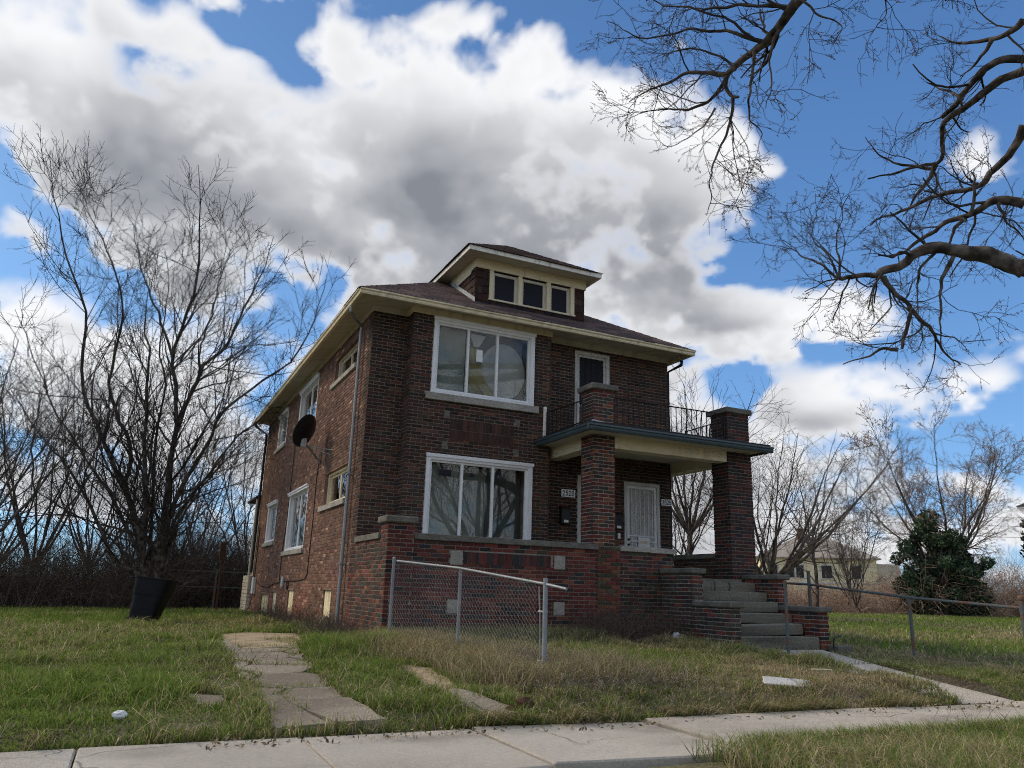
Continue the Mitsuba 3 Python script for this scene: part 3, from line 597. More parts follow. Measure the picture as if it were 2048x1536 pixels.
# frieze, soffit, gutters
add(H + '__frieze', bx(-0.03, BX0 - 0.024, -0.03, 0.0, ZT, 5.998, 0.003), 'm_cream_dull')
add(H + '__frieze', bx(BX1 + 0.024, W_ + 0.03, -0.03, 0.0, ZT, 5.998, 0.003), 'm_cream_dull')
add(H + '__frieze', cat([bx(BX0 - 0.023, BX1 + 0.023, -BD - 0.024, -BD, ZT - 0.004, 5.998, 0.003), bx(BX0 - 0.023, BX0 - 0.001, -BD + 0.001, 0.0, ZT, 5.998, 0.003), bx(BX1 + 0.001, BX1 + 0.023, -BD + 0.001, 0.0, ZT, 5.998, 0.003)]), 'm_cream', label='cream painted board over the bay window')
add(H + '__frieze', bx(-0.03, -0.001, 0.001, D_, ZT, 5.998, 0.003), 'm_cream_dull')
EX0, EX1, EY0, EY1, EZ = -0.42, 7.14, -0.70, 13.45, 6.0
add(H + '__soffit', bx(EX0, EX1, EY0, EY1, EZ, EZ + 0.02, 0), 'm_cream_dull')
gp = [(0, 0), (-0.05, 0.0), (-0.062, 0.03), (-0.055, 0.06), (-0.085, 0.075), (-0.085, 0.105), (0, 0.105)]
gut = H + '__gutter'
add(gut, prism([(EY0 + a, 5.905 + b) for a, b in gp], 'x', EX0 - 0.06, EX1 + 0.06), 'm_cream', label='cream front gutter under the roof edge')
add(gut, prism([(EX0 + a, 5.905 + b) for a, b in gp], 'y', EY0 + 0.002, EY1), 'm_cream')
add(gut, prism([(EX1 - a, 5.905 + b) for a, b in gp], 'y', EY0 + 0.002, EY1), 'm_cream')
for sgn, xx in ((-1, EX0), (1, EX1)):
    pass
add(H + '__fascia', cat([bx(EX0 + 0.002, EX1 - 0.002, EY0 + 0.002, EY0 + 0.03, 5.93, 5.998, 0), bx(EX0 + 0.003, EX0 + 0.03, EY0 + 0.032, EY1, 5.93, 5.998, 0), bx(EX1 - 0.03, EX1 - 0.003, EY0 + 0.032, EY1, 5.93, 5.998, 0)]), 'm_cream')

# roof: hip with slope 0.6, shingled where it is seen
RS, RX0, RX1, RY0, RY1, RZ = 0.60, EX0 - 0.05, EX1 + 0.05, EY0 - 0.05, EY1 + 0.05, 6.02
hw = (RX1 - RX0) / 2; XM = (RX0 + RX1) / 2; RIDGE = RZ + RS * hw
rv = [(RX0, RY0, RZ), (RX1, RY0, RZ), (RX1, RY1, RZ), (RX0, RY1, RZ), (XM, RY0 + hw, RIDGE), (XM, RY1 - hw, RIDGE)]
ROOF = add(H + '__roof', hull(rv), 'm_dark', label='brown shingled hip roof')
SH_PAL = [((0.090, 0.062, 0.058), 30), ((0.070, 0.050, 0.048), 26), ((0.115, 0.080, 0.072), 18), ((0.060, 0.046, 0.048), 16), ((0.13, 0.10, 0.085), 6)]


def shingle_plane(poly3, ud, upd, rng, exposure=0.142, width=0.31, thick=0.008, gap=0.006, pal=SH_PAL, jitter=0.012):
    """Shingles in courses on a planar polygon (3D); ud along the courses, upd up the slope."""
    o = np.array(poly3[0], float); n = np.cross(ud, upd)
    p2 = Polygon([((np.array(q) - o) @ ud, (np.array(q) - o) @ upd) for q in poly3])
    u0, v0, u1, v1 = p2.bounds; V = []; r = 0; v = v0
    while v < v1:
        u = u0 - rng.uniform(0, width)
        while u < u1:
            wj = width * rng.uniform(0.92, 1.0) if jitter < 0.02 else width * rng.uniform(0.6, 1.35)
            c = sbox(u, v, u + wj - gap, v + exposure).intersection(p2)
            if not c.is_empty and c.geom_type == 'Polygon' and c.area > 0.15 * wj * exposure * 0.3:
                a0, b0, a1, b1 = c.bounds
                pp = np.array(c.exterior.coords)[:-1]
                V.append((pp, v, rng.uniform(-jitter, jitter)))
            u += wj
        v += exposure; r += 1
    vs, fs, cs, cen = [], [], [], []
    w = np.array([q[1] for q in pal], float)
    for (pp, vb, jt) in V:
        k = len(pp)
        drop = np.where(pp[:, 1] < vb + 1e-4, jt, 0.0)
        lift = thick * (1.6 - np.clip((pp[:, 1] - vb) / exposure, 0, 1)) + abs(jt) * 0.12
        b = o + np.outer(pp[:, 0], ud) + np.outer(pp[:, 1] - drop, upd)
        t = b + lift[:, None] * n
        f = [[0, q, q + 1] for q in range(1, k - 1)]
        s = []
        for q in range(k):
            e = (q + 1) % k; s += [[q, k + q, k + e], [q, k + e, e]]
        vs.append(np.vstack([t, b])); fs.append(np.array(f + s)); cen.append(t.mean(0))
        c = np.array(pal[rng.choice(len(pal), p=w / w.sum())][0]) * rng.uniform(0.85, 1.15)
        cs.append(np.tile(c, (2 * k, 1)) * rng.uniform(0.92, 1.08, (2 * k, 1)))
    return vs, fs, cs, cen


def put_shingles(holder, sets, limit, piece='shingle'):
    vs, fs, cs, cen = (sum((list(s[k]) for s in sets), []) for k in range(4))
    o = np.argsort(np.linalg.norm(np.array(cen) - CAM, axis=1))
    limit = min(limit, LIMIT)
    for n, i in enumerate(o[:limit]):
        scene['%s__%s%s' % (holder, piece, '' if n == 0 else '_%03d' % n)] = mikit.ply(trimesh.Trimesh(vs[i], fs[i], process=False), 'm_shingle', color=cs[i])
    rest = o[limit:]
    if len(rest):
        at = np.cumsum([0] + [len(vs[i]) for i in rest])
        add(holder + '__%s_field' % piece, trimesh.Trimesh(np.vstack([vs[i] for i in rest]), np.vstack([fs[i] + a for i, a in zip(rest, at)]), process=False), 'm_shingle', color=np.vstack([cs[i] for i in rest]), kind='stuff')


nz = math.hypot(1, RS)
upf = np.array([0, 1, RS]) / nz; upl = np.array([1, 0, RS]) / nz
off = np.array([0, -RS, 1]) / nz * 0.006
e = 0.03
front_tri = [np.array(q) + off for q in ((RX0 - 0.02, RY0 - e, RZ - e * RS), (RX1 + 0.02, RY0 - e, RZ - e * RS), (XM, RY0 + hw, RIDGE))]
left_quad = [np.array(q) + np.array([-RS, 0, 1]) / nz * 0.006 for q in ((RX0 - e, RY1, RZ - e * RS), (RX0 - e, RY0, RZ - e * RS), (XM, RY0 + hw, RIDGE), (XM, RY1 - hw, RIDGE))]
put_shingles(ROOF, [shingle_plane(front_tri, X, upf, rng), shingle_plane(left_quad, -Y, upl, rng, 0.16, 0.9)], 90)
# drip edge
add(ROOF + '__drip_edge', cat([bx(RX0 - 0.03, RX1 + 0.03, RY0 - 0.03, RY0 + 0.01, RZ - 0.022, RZ - 0.004, 0), bx(RX0 - 0.03, RX0 + 0.01, RY0 + 0.012, RY1, RZ - 0.022, RZ - 0.004, 0)]), 'm_dark')

# dormer
DX0, DX1, DY, DZ1 = 2.11, 4.74, 0.0, 7.27
DM = add(H + '__dormer', solid([(DX0 + 0.012, DX1 - 0.012, DY + 0.012, 3.0, 6.2, DZ1)], [(2.42, 4.47, -1, 0.5, 6.60, 7.235)]), 'm_dark', label='hipped dormer with three small windows')
SHK = [((0.040, 0.026, 0.022), 30), ((0.026, 0.018, 0.017), 30), ((0.062, 0.040, 0.032), 14), ((0.050, 0.022, 0.018), 10)]
zb = 6.36
s1 = shingle_plane([np.array(q) for q in ((DX0, DY, zb), (2.41, DY, zb), (2.41, DY, DZ1), (DX0, DY, DZ1))], X, Z, rng, 0.165, 0.15, 0.012, 0.006, SHK, 0.022)
s2 = shingle_plane([np.array(q) for q in ((4.48, DY, zb), (DX1, DY, zb), (DX1, DY, DZ1), (4.48, DY, DZ1))], X, Z, rng, 0.165, 0.15, 0.012, 0.006, SHK, 0.022)
s3 = shingle_plane([np.array(q) for q in ((2.41, DY, zb), (4.48, DY, zb), (4.48, DY, 6.595), (2.41, DY, 6.595))], X, Z, rng, 0.12, 0.17, 0.010, 0.006, [((0.018, 0.016, 0.020), 4), ((0.030, 0.018, 0.018), 2)], 0.022)
s4 = shingle_plane([np.array(q) for q in ((DX0, 2.6, zb), (DX0, DY, zb), (DX0, DY, DZ1), (DX0, 2.6, DZ1))], -Y, Z, rng, 0.165, 0.15, 0.012, 0.006, SHK, 0.022)
put_shingles(DM, [s1, s2, s3, s4], 70)
add(DM + '__frieze', cat([bx(DX0 - 0.03, DX1 + 0.03, DY - 0.045, DY - 0.02, 7.245, 7.455, 0.003), bx(DX0 - 0.03, DX0 - 0.012, DY - 0.019, 2.2, 7.245, 7.455, 0.003), bx(DX1 + 0.012, DX1 + 0.03, DY - 0.019, 2.2, 7.245, 7.455, 0.003)]), 'm_cream')
add(DM + '__side_board', prism([(DY + 0.2, 7.244), (DY + 1.55, 7.244), (DY + 1.55, 7.16), (DY + 0.25, 7.18)], 'x', DX0 - 0.028, DX0 - 0.014), 'm_cream')
for xx in (2.415, 3.095, 3.79, 4.385):
    add(DM + '__casing', bx(xx, xx + 0.095, DY - 0.03, DY + 0.10, 6.60, 7.244, 0.003), 'm_cream')
add(DM + '__sill', bx(2.39, 4.50, DY - 0.045, DY + 0.10, 6.565, 6.599, 0.003), 'm_cream')
for (a, b) in ((2.511, 3.094), (3.191, 3.789), (3.886, 4.384)):
    n = add(H + '__dormer_window', frame_bars((a, b, 6.602, 7.22), (0.045, 0.075, 0.03, 0.06), DY + 0.02, DY + 0.08), 'm_cream_dull')
    add(n + '__screen', bx(a + 0.045, b - 0.075, DY + 0.045, DY + 0.05, 6.632, 7.16, 0), 'm_navy')
DE = (1.76, 4.93, -0.45, 7.46)
add(DM + '__soffit', bx(DE[0] + 0.03, DE[1] - 0.03, DE[2] + 0.03, 1.9, DE[3], DE[3] + 0.015, 0), 'm_cream_dull')
add(DM + '__fascia', cat([bx(DE[0], DE[1], DE[2], DE[2] + 0.028, DE[3] - 0.045, DE[3] + 0.055, 0.003), bx(DE[0], DE[0] + 0.028, DE[2] + 0.03, 2.05, DE[3] - 0.045, DE[3] + 0.055, 0.003), bx(DE[1] - 0.028, DE[1], DE[2] + 0.03, 2.05, DE[3] - 0.045, DE[3] + 0.055, 0.003)]), 'm_white_peel')
dm = (DE[0] + DE[1]) / 2; dh = dm - DE[0]; dz = DE[3] + 0.058; ds = 0.60
DR = add(DM + '__dormer_roof', hull([(DE[0] - 0.01, DE[2] - 0.01, dz), (DE[1] + 0.01, DE[2] - 0.01, dz), (DE[0] - 0.01, 4.2, dz), (DE[1] + 0.01, 4.2, dz), (dm, DE[2] + dh, dz + ds * dh), (dm, 4.2, dz + ds * dh)]), 'm_dark')
upd = np.array([0, 1, ds]) / math.hypot(1, ds); upd2 = np.array([1, 0, ds]) / math.hypot(1, ds)
o1 = np.array([0, -ds, 1]) * 0.006; o2 = np.array([-ds, 0, 1]) * 0.006
t1 = shingle_plane([np.array(q) + o1 for q in ((DE[0] - 0.03, DE[2] - 0.03, dz - 0.012), (DE[1] + 0.03, DE[2] - 0.03, dz - 0.012), (dm, DE[2] + dh, dz + ds * dh))], X, upd, rng)
t2 = shingle_plane([np.array(q) + o2 for q in ((DE[0] - 0.03, 4.0, dz - 0.012), (DE[0] - 0.03, DE[2] - 0.03, dz - 0.012), (dm, DE[2] + dh, dz + ds * dh), (dm, 4.0, dz + ds * dh))], -Y, upd2, rng, 0.16, 0.9)
vs, fs, cs, cen = (list(t1[k]) + list(t2[k]) for k in range(4))
at = np.cumsum([0] + [len(v) for v in vs])
add(DM + '__shingle_cover', trimesh.Trimesh(np.vstack(vs), np.vstack([f + a for f, a in zip(fs, at)]), process=False), 'm_shingle', color=np.vstack(cs), kind='stuff')
# step flashing on the left foot of the dormer
def roofz(y): return RZ + RS * (y - RY0)
add(DM + '__flashing', cat([prism([(y, roofz(y) + 0.005), (y + 0.20, roofz(y + 0.20) + 0.005), (y + 0.20, roofz(y + 0.20) + 0.115), (y, roofz(y) + 0.115)], 'x', DX0 - 0.034, DX0 - 0.027) for y in np.arange(DY - 0.06, 1.6, 0.205)]), 'm_flash')

# downspouts
DS = (-0.075, 0.62)
add(H + '__downspout', cat([pipe([(EX0 - 0.03, 0.02, 5.90), (EX0 - 0.03, 0.02, 5.80), (-0.30, 0.30, 5.74), (DS[0], 0.60, 5.72), (DS[0], DS[1], 5.60)], 0.030), pipe([(DS[0], DS[1], 5.63), (DS[0], DS[1], 2.2)], 0.032), pipe([(DS[0], DS[1], 2.25), (DS[0], DS[1], 0.0)], 0.035)]), 'm_galv', smooth=40, label='grey metal downspout at the front corner')
for z in (2.72, 1.05):
    add(H + '__downspout__strap', bx(DS[0] - 0.05, 0.0, DS[1] - 0.052, DS[1] + 0.052, z, z + 0.03, 0.002), 'm_galv')
add(H + '__downspout', pipe([(EX1 + 0.03, -0.3, 5.90), (EX1 + 0.03, -0.3, 5.80), (W_ + 0.07, 0.10, 5.70), (W_ + 0.07, 0.12, 0.0)], 0.038), 'm_dark', smooth=40)
add(H + '__downspout', cat([pipe([(EX0 - 0.03, 12.9, 5.9), (EX0 - 0.03, 12.9, 5.8), (-0.07, 12.85, 5.55), (-0.07, 12.85, 1.0)], 0.042)]), 'm_dark', smooth=40, label='dark downspout at the back corner')
# rear porch that shows past the back corner
add(H + '__rear_porch', solid([(0.1, 3.0, 13.03, 15.0, 0.2, 3.42)]), 'm_cream_dull', label='pale rear porch past the back corner')
add(H + '__rear_porch__roof', bx(-0.16, 3.1, 13.02, 15.2, 3.42, 3.50, 0.01), 'm_dark')
for z in np.arange(-0.35, 0.85, 0.115):
    add(H + '__rear_porch__siding_board', bx(-0.11, 0.09, 13.02, 14.4, z, z + 0.105, 0.006), 'm_cream_dull')
add(H + '__rear_porch__corner_board', bx(-0.13, -0.02, 13.02, 13.16, 0.92, 3.38, 0.006), 'm_cream_dull')

# ---- porch
PW = H + '__porch_wall'
ZC = 1.42
PDECO = [(1.09, 1.31, 1.05, 1.27), (3.02, 3.24, 1.05, 1.27), (1.07, 1.29, 0.29, 0.50), (3.02, 3.24, 0.29, 0.50)]
PSOLD = (1.33, 3.00, 1.06, 1.27)
add(PW, solid([(rc, 3.90, -PD + rc, -PD + 0.24, -0.5, ZC), (4.37, 5.56 - rc, -PD + rc, -PD + 0.24, -0.5, ZC), (rc, 0.24, -PD + 0.24, -0.002, -0.5, ZC), (rc, 0.45 - rc, -PD + rc - 0.03, -PD + 0.40, -0.5, 1.66),
               (7.03, 7.26, -PD + 0.3, -0.01, -0.5, ZC), (3.90, 4.37, -PD + rc, -PD + 0.44, -0.5, ZC + 0.08)]), 'm_mortar', label='red and dark brick porch wall')
p1_ = brick_arrays(lay(minus(sbox(0.452, -0.4, 3.90, ZC), PDECO + [PSOLD])), np.array([0, -PD, 0.]), X, Z, -Y, rng, RED_PAL, tint=worn)
p2_ = brick_arrays(lay(sbox(PSOLD[0], PSOLD[2] + 0.003, PSOLD[1], PSOLD[3]), PSOLD[2], 0, False), np.array([0, -PD, 0.]), X, Z, -Y, rng, RED_PAL, tint=worn)
sol = []
k0 = PSOLD[0]
while k0 < PSOLD[1] - 0.05:
    sol.append((k0 + 0.002, min(k0 + 0.0657, PSOLD[1]), PSOLD[2] + 0.004, PSOLD[3] - 0.004)); k0 += 0.0677
p2_ = brick_arrays(sol, np.array([0, -PD, 0.]), X, Z, -Y, rng, [((0.10, 0.028, 0.024), 4), ((0.032, 0.028, 0.028), 3), ((0.06, 0.030, 0.026), 2)])
p3_ = brick_arrays(lay(sbox(4.37, -0.4, 5.56, ZC), 0, 0.07), np.array([0, -PD, 0.]), X, Z, -Y, rng, [((0.060, 0.030, 0.026), 4), ((0.030, 0.027, 0.026), 3), ((0.11, 0.036, 0.026), 2), ((0.05, 0.052, 0.036), 1)])
p4_ = brick_arrays(lay(sbox(3.90, -0.4, 4.37, ZC + 0.08), 0, 0.02), np.array([0, -PD - 0.012, 0.]), X, Z, -Y, rng, [((0.14, 0.062, 0.036), 4), ((0.060, 0.056, 0.036), 3), ((0.12, 0.034, 0.026), 3)])
p5_ = brick_arrays(lay(sbox(0.0, -0.4, PD - 0.002, ZC), 0, 0.04), O, -Y, Z, -X, rng, [((0.11, 0.045, 0.032), 4), ((0.060, 0.040, 0.032), 4), ((0.045, 0.045, 0.038), 2), ((0.15, 0.065, 0.042), 2)])
p6_ = brick_arrays(lay(sbox(0.0, -0.4, 0.45, 1.66), 0, 0.0), np.array([0, -PD - 0.03, 0.]), X, Z, -Y, rng, RED_PAL, tint=worn)
p7_ = brick_arrays(lay(sbox(PD - 0.4, ZC, PD + 0.027, 1.66), 0, 0.0), O, -Y, Z, -X, rng, RED_PAL)
p8_ = brick_arrays(lay(sbox(0.02, -0.3, PD - 0.3, ZC), 0, 0.0), np.array([7.02, 0, 0.]), -Y, Z, -X, rng, FRONT_PAL)
lay_wall(PW, [p1_, p2_, p3_, p4_, p5_, p6_, p7_, p8_])
for (a, b, c, d) in PDECO:
    add(PW + '__inset_stone', bx(a + 0.003, b - 0.003, -PD - 0.006, -PD + 0.06, c, d, 0.004), 'm_stone')
add(PW + '__coping', cat([bx(0.452, 3.905, -PD - 0.045, -PD + 0.28, ZC + 0.002, 1.522, 0.008)]), 'm_stone_dark')
add(PW + '__coping', bx(4.375, 5.02, -PD - 0.045, -PD + 0.28, ZC + 0.002, 1.520, 0.008), 'm_stone')
add(PW + '__coping', bx(5.026, 5.60, -PD - 0.045, -PD + 0.28, ZC - 0.004, 1.512, 0.008), 'm_stone')
add(PW + '__coping', bx(-0.035, 0.28, -PD + 0.381, -0.003, ZC + 0.002, 1.522, 0.008), 'm_stone_dark')
add(PW + '__coping', bx(6.99, 7.29, -PD + 0.3, -0.012, ZC + 0.002, 1.522, 0.008), 'm_stone_dark')
add(PW + '__post_cap', bx(-0.05, 0.495, -PD - 0.08, -PD + 0.44, 1.662, 1.775, 0.02), 'm_stone_dark')
add(H + '__porch_floor', cat([bx(0.25, 7.0, -PD + 0.245, -0.002, 0.88, 1.0, 0), bx(5.57, 7.0, -PD - 0.2, -PD + 0.244, 0.88, 1.0, 0)]), 'm_step')


DARKP = [((0.050, 0.026, 0.024), 4), ((0.034, 0.026, 0.026), 4), ((0.085, 0.028, 0.024), 3), ((0.026, 0.024, 0.025), 2)]
def pillar(x0, x1, y0, y1, z0, z1, label, zp=(0, 0), pal=PIER_PAL):
    n = add(H + '__pillar', solid([(x0 + rc, x1 - rc, y0 + rc, y1 - rc, z0, z1)]), 'm_mortar' if pal is DARKP else 'm_mortar_light', label=label)
    r1 = lay(sbox(x0, z0, x1, z1), 0, x0); r2 = lay(sbox(0.002, z0, y1 - y0 - 0.002, z1), 0, 0.10)
    lay_wall(n, [brick_arrays(r1, np.array([0, y0, 0.]), X, Z, -Y, rng, pal), brick_arrays(r2, np.array([x0, y1, 0.]), -Y, Z, -X, rng, pal),
                 brick_arrays(lay(sbox(0.002, z0, y1 - y0 - 0.002, z1), 0, 0.10), np.array([x1, y1, 0.]), -Y, Z, X, rng, pal), brick_arrays(r1, np.array([0, y1, 0.]), X, Z, Y, rng, pal)], 45)
    return n


pillar(3.81, 4.28, -PD, -PD + 0.45, 1.50, 3.55, 'brick porch pillar of mixed red and dark bricks')
pillar(6.97, 7.58, -PD, -PD + 0.50, -0.2, 3.50, 'dark brick porch pillar beside the steps', pal=DARKP)
u1_ = pillar(3.81, 4.27, -PD, -PD + 0.46, 3.66, 4.40, 'brick balcony pier over the left pillar')
u2_ = pillar(7.0, 7.56, -PD, -PD + 0.52, 3.66, 4.34, 'brick balcony pier at the right corner', pal=DARKP)
add(u1_ + '__cap', bx(3.75, 4.33, -PD - 0.06, -PD + 0.52, 4.402, 4.51, 0.012), 'm_stone_dark')
add(u2_ + '__cap', bx(6.94, 7.62, -PD - 0.06, -PD + 0.58, 4.342, 4.45, 0.012), 'm_stone_dark')
add(u1_ + '__flashing', hull([(x, y, z) for (x, y, z) in ((3.78, -PD - 0.03, 3.80), (4.30, -PD - 0.03, 3.74), (4.34, -PD - 0.09, 3.655), (3.72, -PD - 0.09, 3.655), (3.78, -PD + 0.02, 3.80), (4.30, -PD + 0.02, 3.74), (3.72, -PD + 0.02, 3.655), (4.34, -PD + 0.02, 3.655))]), 'm_flash')
# porch roof: beams, ceiling, deck, dark gutter edge
BM = add(H + '__beam', bx(4.285, 6.965, -PD + 0.02, -PD + 0.30, 3.31, 3.535, 0.004), 'm_cream', label='cream porch beam with faint raised numbers')
add(H + '__beam', bx(3.86, 4.16, -PD + 0.455, -0.002, 3.31, 3.535, 0.004), 'm_cream')
add(H + '__beam', bx(7.06, 7.36, -PD + 0.505, 0.6, 3.31, 3.535, 0.004), 'm_cream')
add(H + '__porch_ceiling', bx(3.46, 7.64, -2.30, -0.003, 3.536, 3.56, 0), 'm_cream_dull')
add(H + '__porch_roof', bx(3.50, 7.66, -2.36, -0.004, 3.561, 3.655, 0.004), 'm_dark')
pg = [(0, 0), (-0.045, 0.0), (-0.075, 0.04), (-0.062, 0.07), (-0.09, 0.085), (-0.09, 0.115), (0, 0.115)]
G2 = H + '__porch_gutter'
add(G2, prism([(-2.362 + a, 3.50 + b) for a, b in pg], 'x', 3.42, 7.74), 'm_teal', label='dark blue grey porch gutter')
add(G2, prism([(3.498 + a, 3.50 + b) for a, b in pg], 'y', -2.36, -0.35), 'm_teal')
add(G2, prism([(7.662 - a, 3.50 + b) for a, b in pg], 'y', -2.36, 0.4), 'm_teal')
add(H + '__porch_roof_edge', cat([bx(3.46, 7.70, -2.405, -2.363, 3.618, 3.660, 0.003), bx(3.455, 3.497, -2.362, -0.35, 3.618, 3.660, 0.003)]), 'm_dark')
for (txt, x) in (('2523', 5.90), ('2525', 6.48)):
    t = meshkit.text_mesh(txt, 0.105, 0.006, True); t.apply_transform(trimesh.transformations.rotation_matrix(math.pi / 2, X)); t.apply_translation((x, -PD + 0.0205, 3.385))
    add(BM + '__numeral', t, 'm_cream_dull', label='faint raised number ' + txt)

# steps and wing walls
NZ = [0.95, 0.775, 0.60, 0.42, 0.235, 0.055]
for k, z in enumerate(NZ):
    y0 = -2.30 - 0.30 * k
    zb_ = NZ[k + 1] if k < 5 else -0.3
    dx = rng.uniform(-0.02, 0.02); tilt = [0, 0, 0.01, -0.012, 0.05, 0.0][k]
    x1 = [7.21, 7.21, 7.18, 7.21, 7.14, 7.20][k]
    m = hullbox(np.array([(x1 - 5.50) / 2, 0.30 if k else 0.24, 0.09 if k < 5 else 0.17]), 0.014).copy()
    m = m.subdivide(); v = m.vertices
    v += (meshkit.noise(v * 9 + k * 7, 5)[:, None] - 0.5) * np.array([0.0, 0.030, 0.014])
    v[:, 2] += tilt * v[:, 0] / 1.7
    m.vertices = v + np.array([(5.50 + x1) / 2, y0 + (0.30 if k else 0.24), z - (0.09 if k < 5 else 0.17)])
    add(H + '__step', m, 'm_step')
add(H + '__step_base', hull([(x, y, z) for x in (5.52, 7.20) for (y, z) in ((-1.96, 0.76), (-2.15, 0.76), (-3.4, -0.05), (-3.4, -0.4), (-1.96, -0.4))]), 'm_dark')
for (x0, x1, pal, lab) in ((5.27, 5.495, FRONT_PAL, 'left'), (7.222, 7.45, RED_PAL, 'right')):
    for (ya, yb_, zt_) in ((-PD - 0.002, -2.87, 1.05), (-2.871, -3.80, 0.50)):
        zt2 = zt_ - (0.04 if lab == 'right' else 0)
        n = add(H + '__wing_wall', solid([(x0 + rc, x1 - rc, yb_ + rc, ya - 0.002, -0.4, zt2)]), 'm_mortar_light')
        P_ = [((0.070, 0.046, 0.040), 4), ((0.045, 0.036, 0.033), 3), ((0.13, 0.040, 0.030), 2), ((0.050, 0.048, 0.038), 2)] if lab == 'left' else [((0.13, 0.034, 0.026), 5), ((0.060, 0.028, 0.024), 3), ((0.034, 0.030, 0.029), 2), ((0.17, 0.06, 0.03), 1)]
        ln = ya - yb_
        lay_wall(n, [brick_arrays(lay(sbox(0.004, -0.35, ln, zt2), 0, 0.05), np.array([x0, ya, 0.]), -Y, Z, -X, rng, P_), brick_arrays(lay(sbox(x0, -0.35, x1, zt2), 0, x0), np.array([0, yb_, 0.]), X, Z, -Y, rng, P_),
                     brick_arrays(lay(sbox(0.004, -0.35, ln, zt2), 0, 0.05), np.array([x1, ya, 0.]), -Y, Z, X, rng, P_)], 35)
        c = hullbox(np.array([(x1 - x0) / 2 + 0.04, ln / 2 + 0.035, 0.048]), 0.02).subdivide(); v = c.vertices
        v += (meshkit.noise(v * 8 + zt_ * 10 + x0, 3)[:, None] - 0.5) * np.array([0.02, 0.03, 0.014])
        c.vertices = v + np.array([(x0 + x1) / 2, (ya + yb_) / 2 - 0.03, zt2 + 0.051])
        add(n + '__cap', c, 'm_stone_dark')

# doors
def T3(m, *t): return m.apply_translation(t)
d = add(H + '__door', frame_bars(DOOR2, (0.07, 0.07, 0.02, 0.07), -0.02, 0.07), 'm_white_old', label='white security door with vertical bars')
add(d + '__panel', bx(5.84, 6.62, 0.05, 0.07, 1.02, 2.96, 0.003), 'm_white_old')
add(d + '__frame', frame_bars((5.845, 6.615, 1.02, 2.955), (0.06, 0.06, 0.06, 0.06), 0.0, 0.03), 'm_white')
for k in range(6):
    add(d + '__bar', bx(5.905 + 0.108 * (k + 0.55), 5.905 + 0.108 * (k + 0.55) + 0.016, 0.006, 0.022, 1.085, 2.892, 0.003), 'm_white')
for z in (1.64, 1.76, 1.87):
    add(d + '__rail', bx(5.906, 6.554, 0.003, 0.027, z, z + 0.028, 0.003), 'm_white')
add(d + '__mail_plate', bx(6.12, 6.42, -0.012, 0.002, 1.665, 1.86, 0.003), 'm_white')
add(d + '__mail_slot', bx(6.165, 6.375, -0.020, -0.013, 1.73, 1.79, 0.003), 'm_cream')
for z in (1.69, 1.80):
    add(d + '__lock', trimesh.creation.cylinder(0.025, 0.03, sections=14, transform=trimesh.transformations.translation_matrix((5.875, -0.014, z)) @ trimesh.transformations.rotation_matrix(math.pi / 2, X)), 'm_dark')
d = add(H + '__door', frame_bars(DOOR1, (0.07, 0.07, 0.02, 0.02), -0.02, 0.07), 'm_white_old', label='white storm door behind the left pillar')
add(d + '__transom', bx(4.69, 5.44, 0.0, 0.03, 2.87, 3.04, 0.003), 'm_yellow')
add(d + '__frame', frame_bars((4.685, 5.445, 1.02, 2.86), (0.09, 0.09, 0.35, 0.09), 0.0, 0.04), 'm_white')
add(d + '__pane', pane_y(4.77, 5.36, 1.37, 2.77, 0.02), 'm_glass')
add(d + '__panel', bx(4.69, 5.44, 0.10, 0.12, 1.02, 2.86, 0.003), 'm_insul')
add(d + '__handle', cat([bx(4.70, 4.73, -0.05, -0.03, 1.88, 2.08, 0.004), bx(4.705, 4.725, -0.03, 0.0, 1.90, 1.92, 0.002), bx(4.705, 4.725, -0.03, 0.0, 2.04, 2.06, 0.002)]), 'm_black')
d = add(H + '__door', frame_bars(BDOOR, (0.065, 0.085, 0.03, 0.07), -0.02, 0.06), 'm_white_old', label='balcony door with a dark upper screen')
add(d + '__frame', frame_bars((4.59, 5.312, 3.76, 5.725), (0.05, 0.06, 0.05, 0.05), 0.0, 0.04), 'm_white_old')
add(d + '__screen', bx(4.64, 5.252, 0.018, 0.024, 4.62, 5.675, 0), 'm_navy')
add(d + '__rail', bx(4.641, 5.251, 0.002, 0.035, 4.55, 4.60, 0.003), 'm_white_old')
add(d + '__panel', bx(4.642, 5.25, 0.012, 0.03, 3.82, 4.545, 0.003), 'm_wood')
for x in (4.80, 4.95, 5.10):
    add(d + '__bar', bx(x, x + 0.014, 0.004, 0.016, 4.605, 5.68, 0.002), 'm_iron')
# balcony railing: a thing of its own parts, fixed to the house
R = thing('balcony_railing', 'black iron railing round the balcony over the porch', 'railing')
def rail_run(a, b, n, side, zt=(4.30, 4.30)):
    a, b = np.array(a, float), np.array(b, float)
    for z0, z1 in (zt, (3.74, 3.76)):
        add(R + '__rail', pipe([(a[0], a[1], z0), (b[0], b[1], z1)], 0.013, 6), 'm_iron')
    for k in range(n):
        t = (k + 0.5) / n; p = a + (b - a) * t
        add(R + '__baluster', bx(p[0] - 0.006, p[0] + 0.006, p[1] - 0.006, p[1] + 0.006, 3.74, zt[0] + (zt[1] - zt[0]) * t, 0), 'm_iron')
    for p, z in ((a, zt[0]), (b, zt[1])):
        add(R + '__post', bx(p[0] - 0.014, p[0] + 0.014, p[1] - 0.014, p[1] + 0.014, 3.656, z + 0.02, 0.003), 'm_iron')
rail_run((4.31, -PD + 0.06), (6.96, -PD + 0.06), 21, 0)
rail_run((3.64, -0.42), (3.64, -PD + 0.12), 9, 1, (4.21, 4.17))
rail_run((7.40, -0.08), (7.40, -PD + 0.55), 10, 1, (4.30, 4.32))
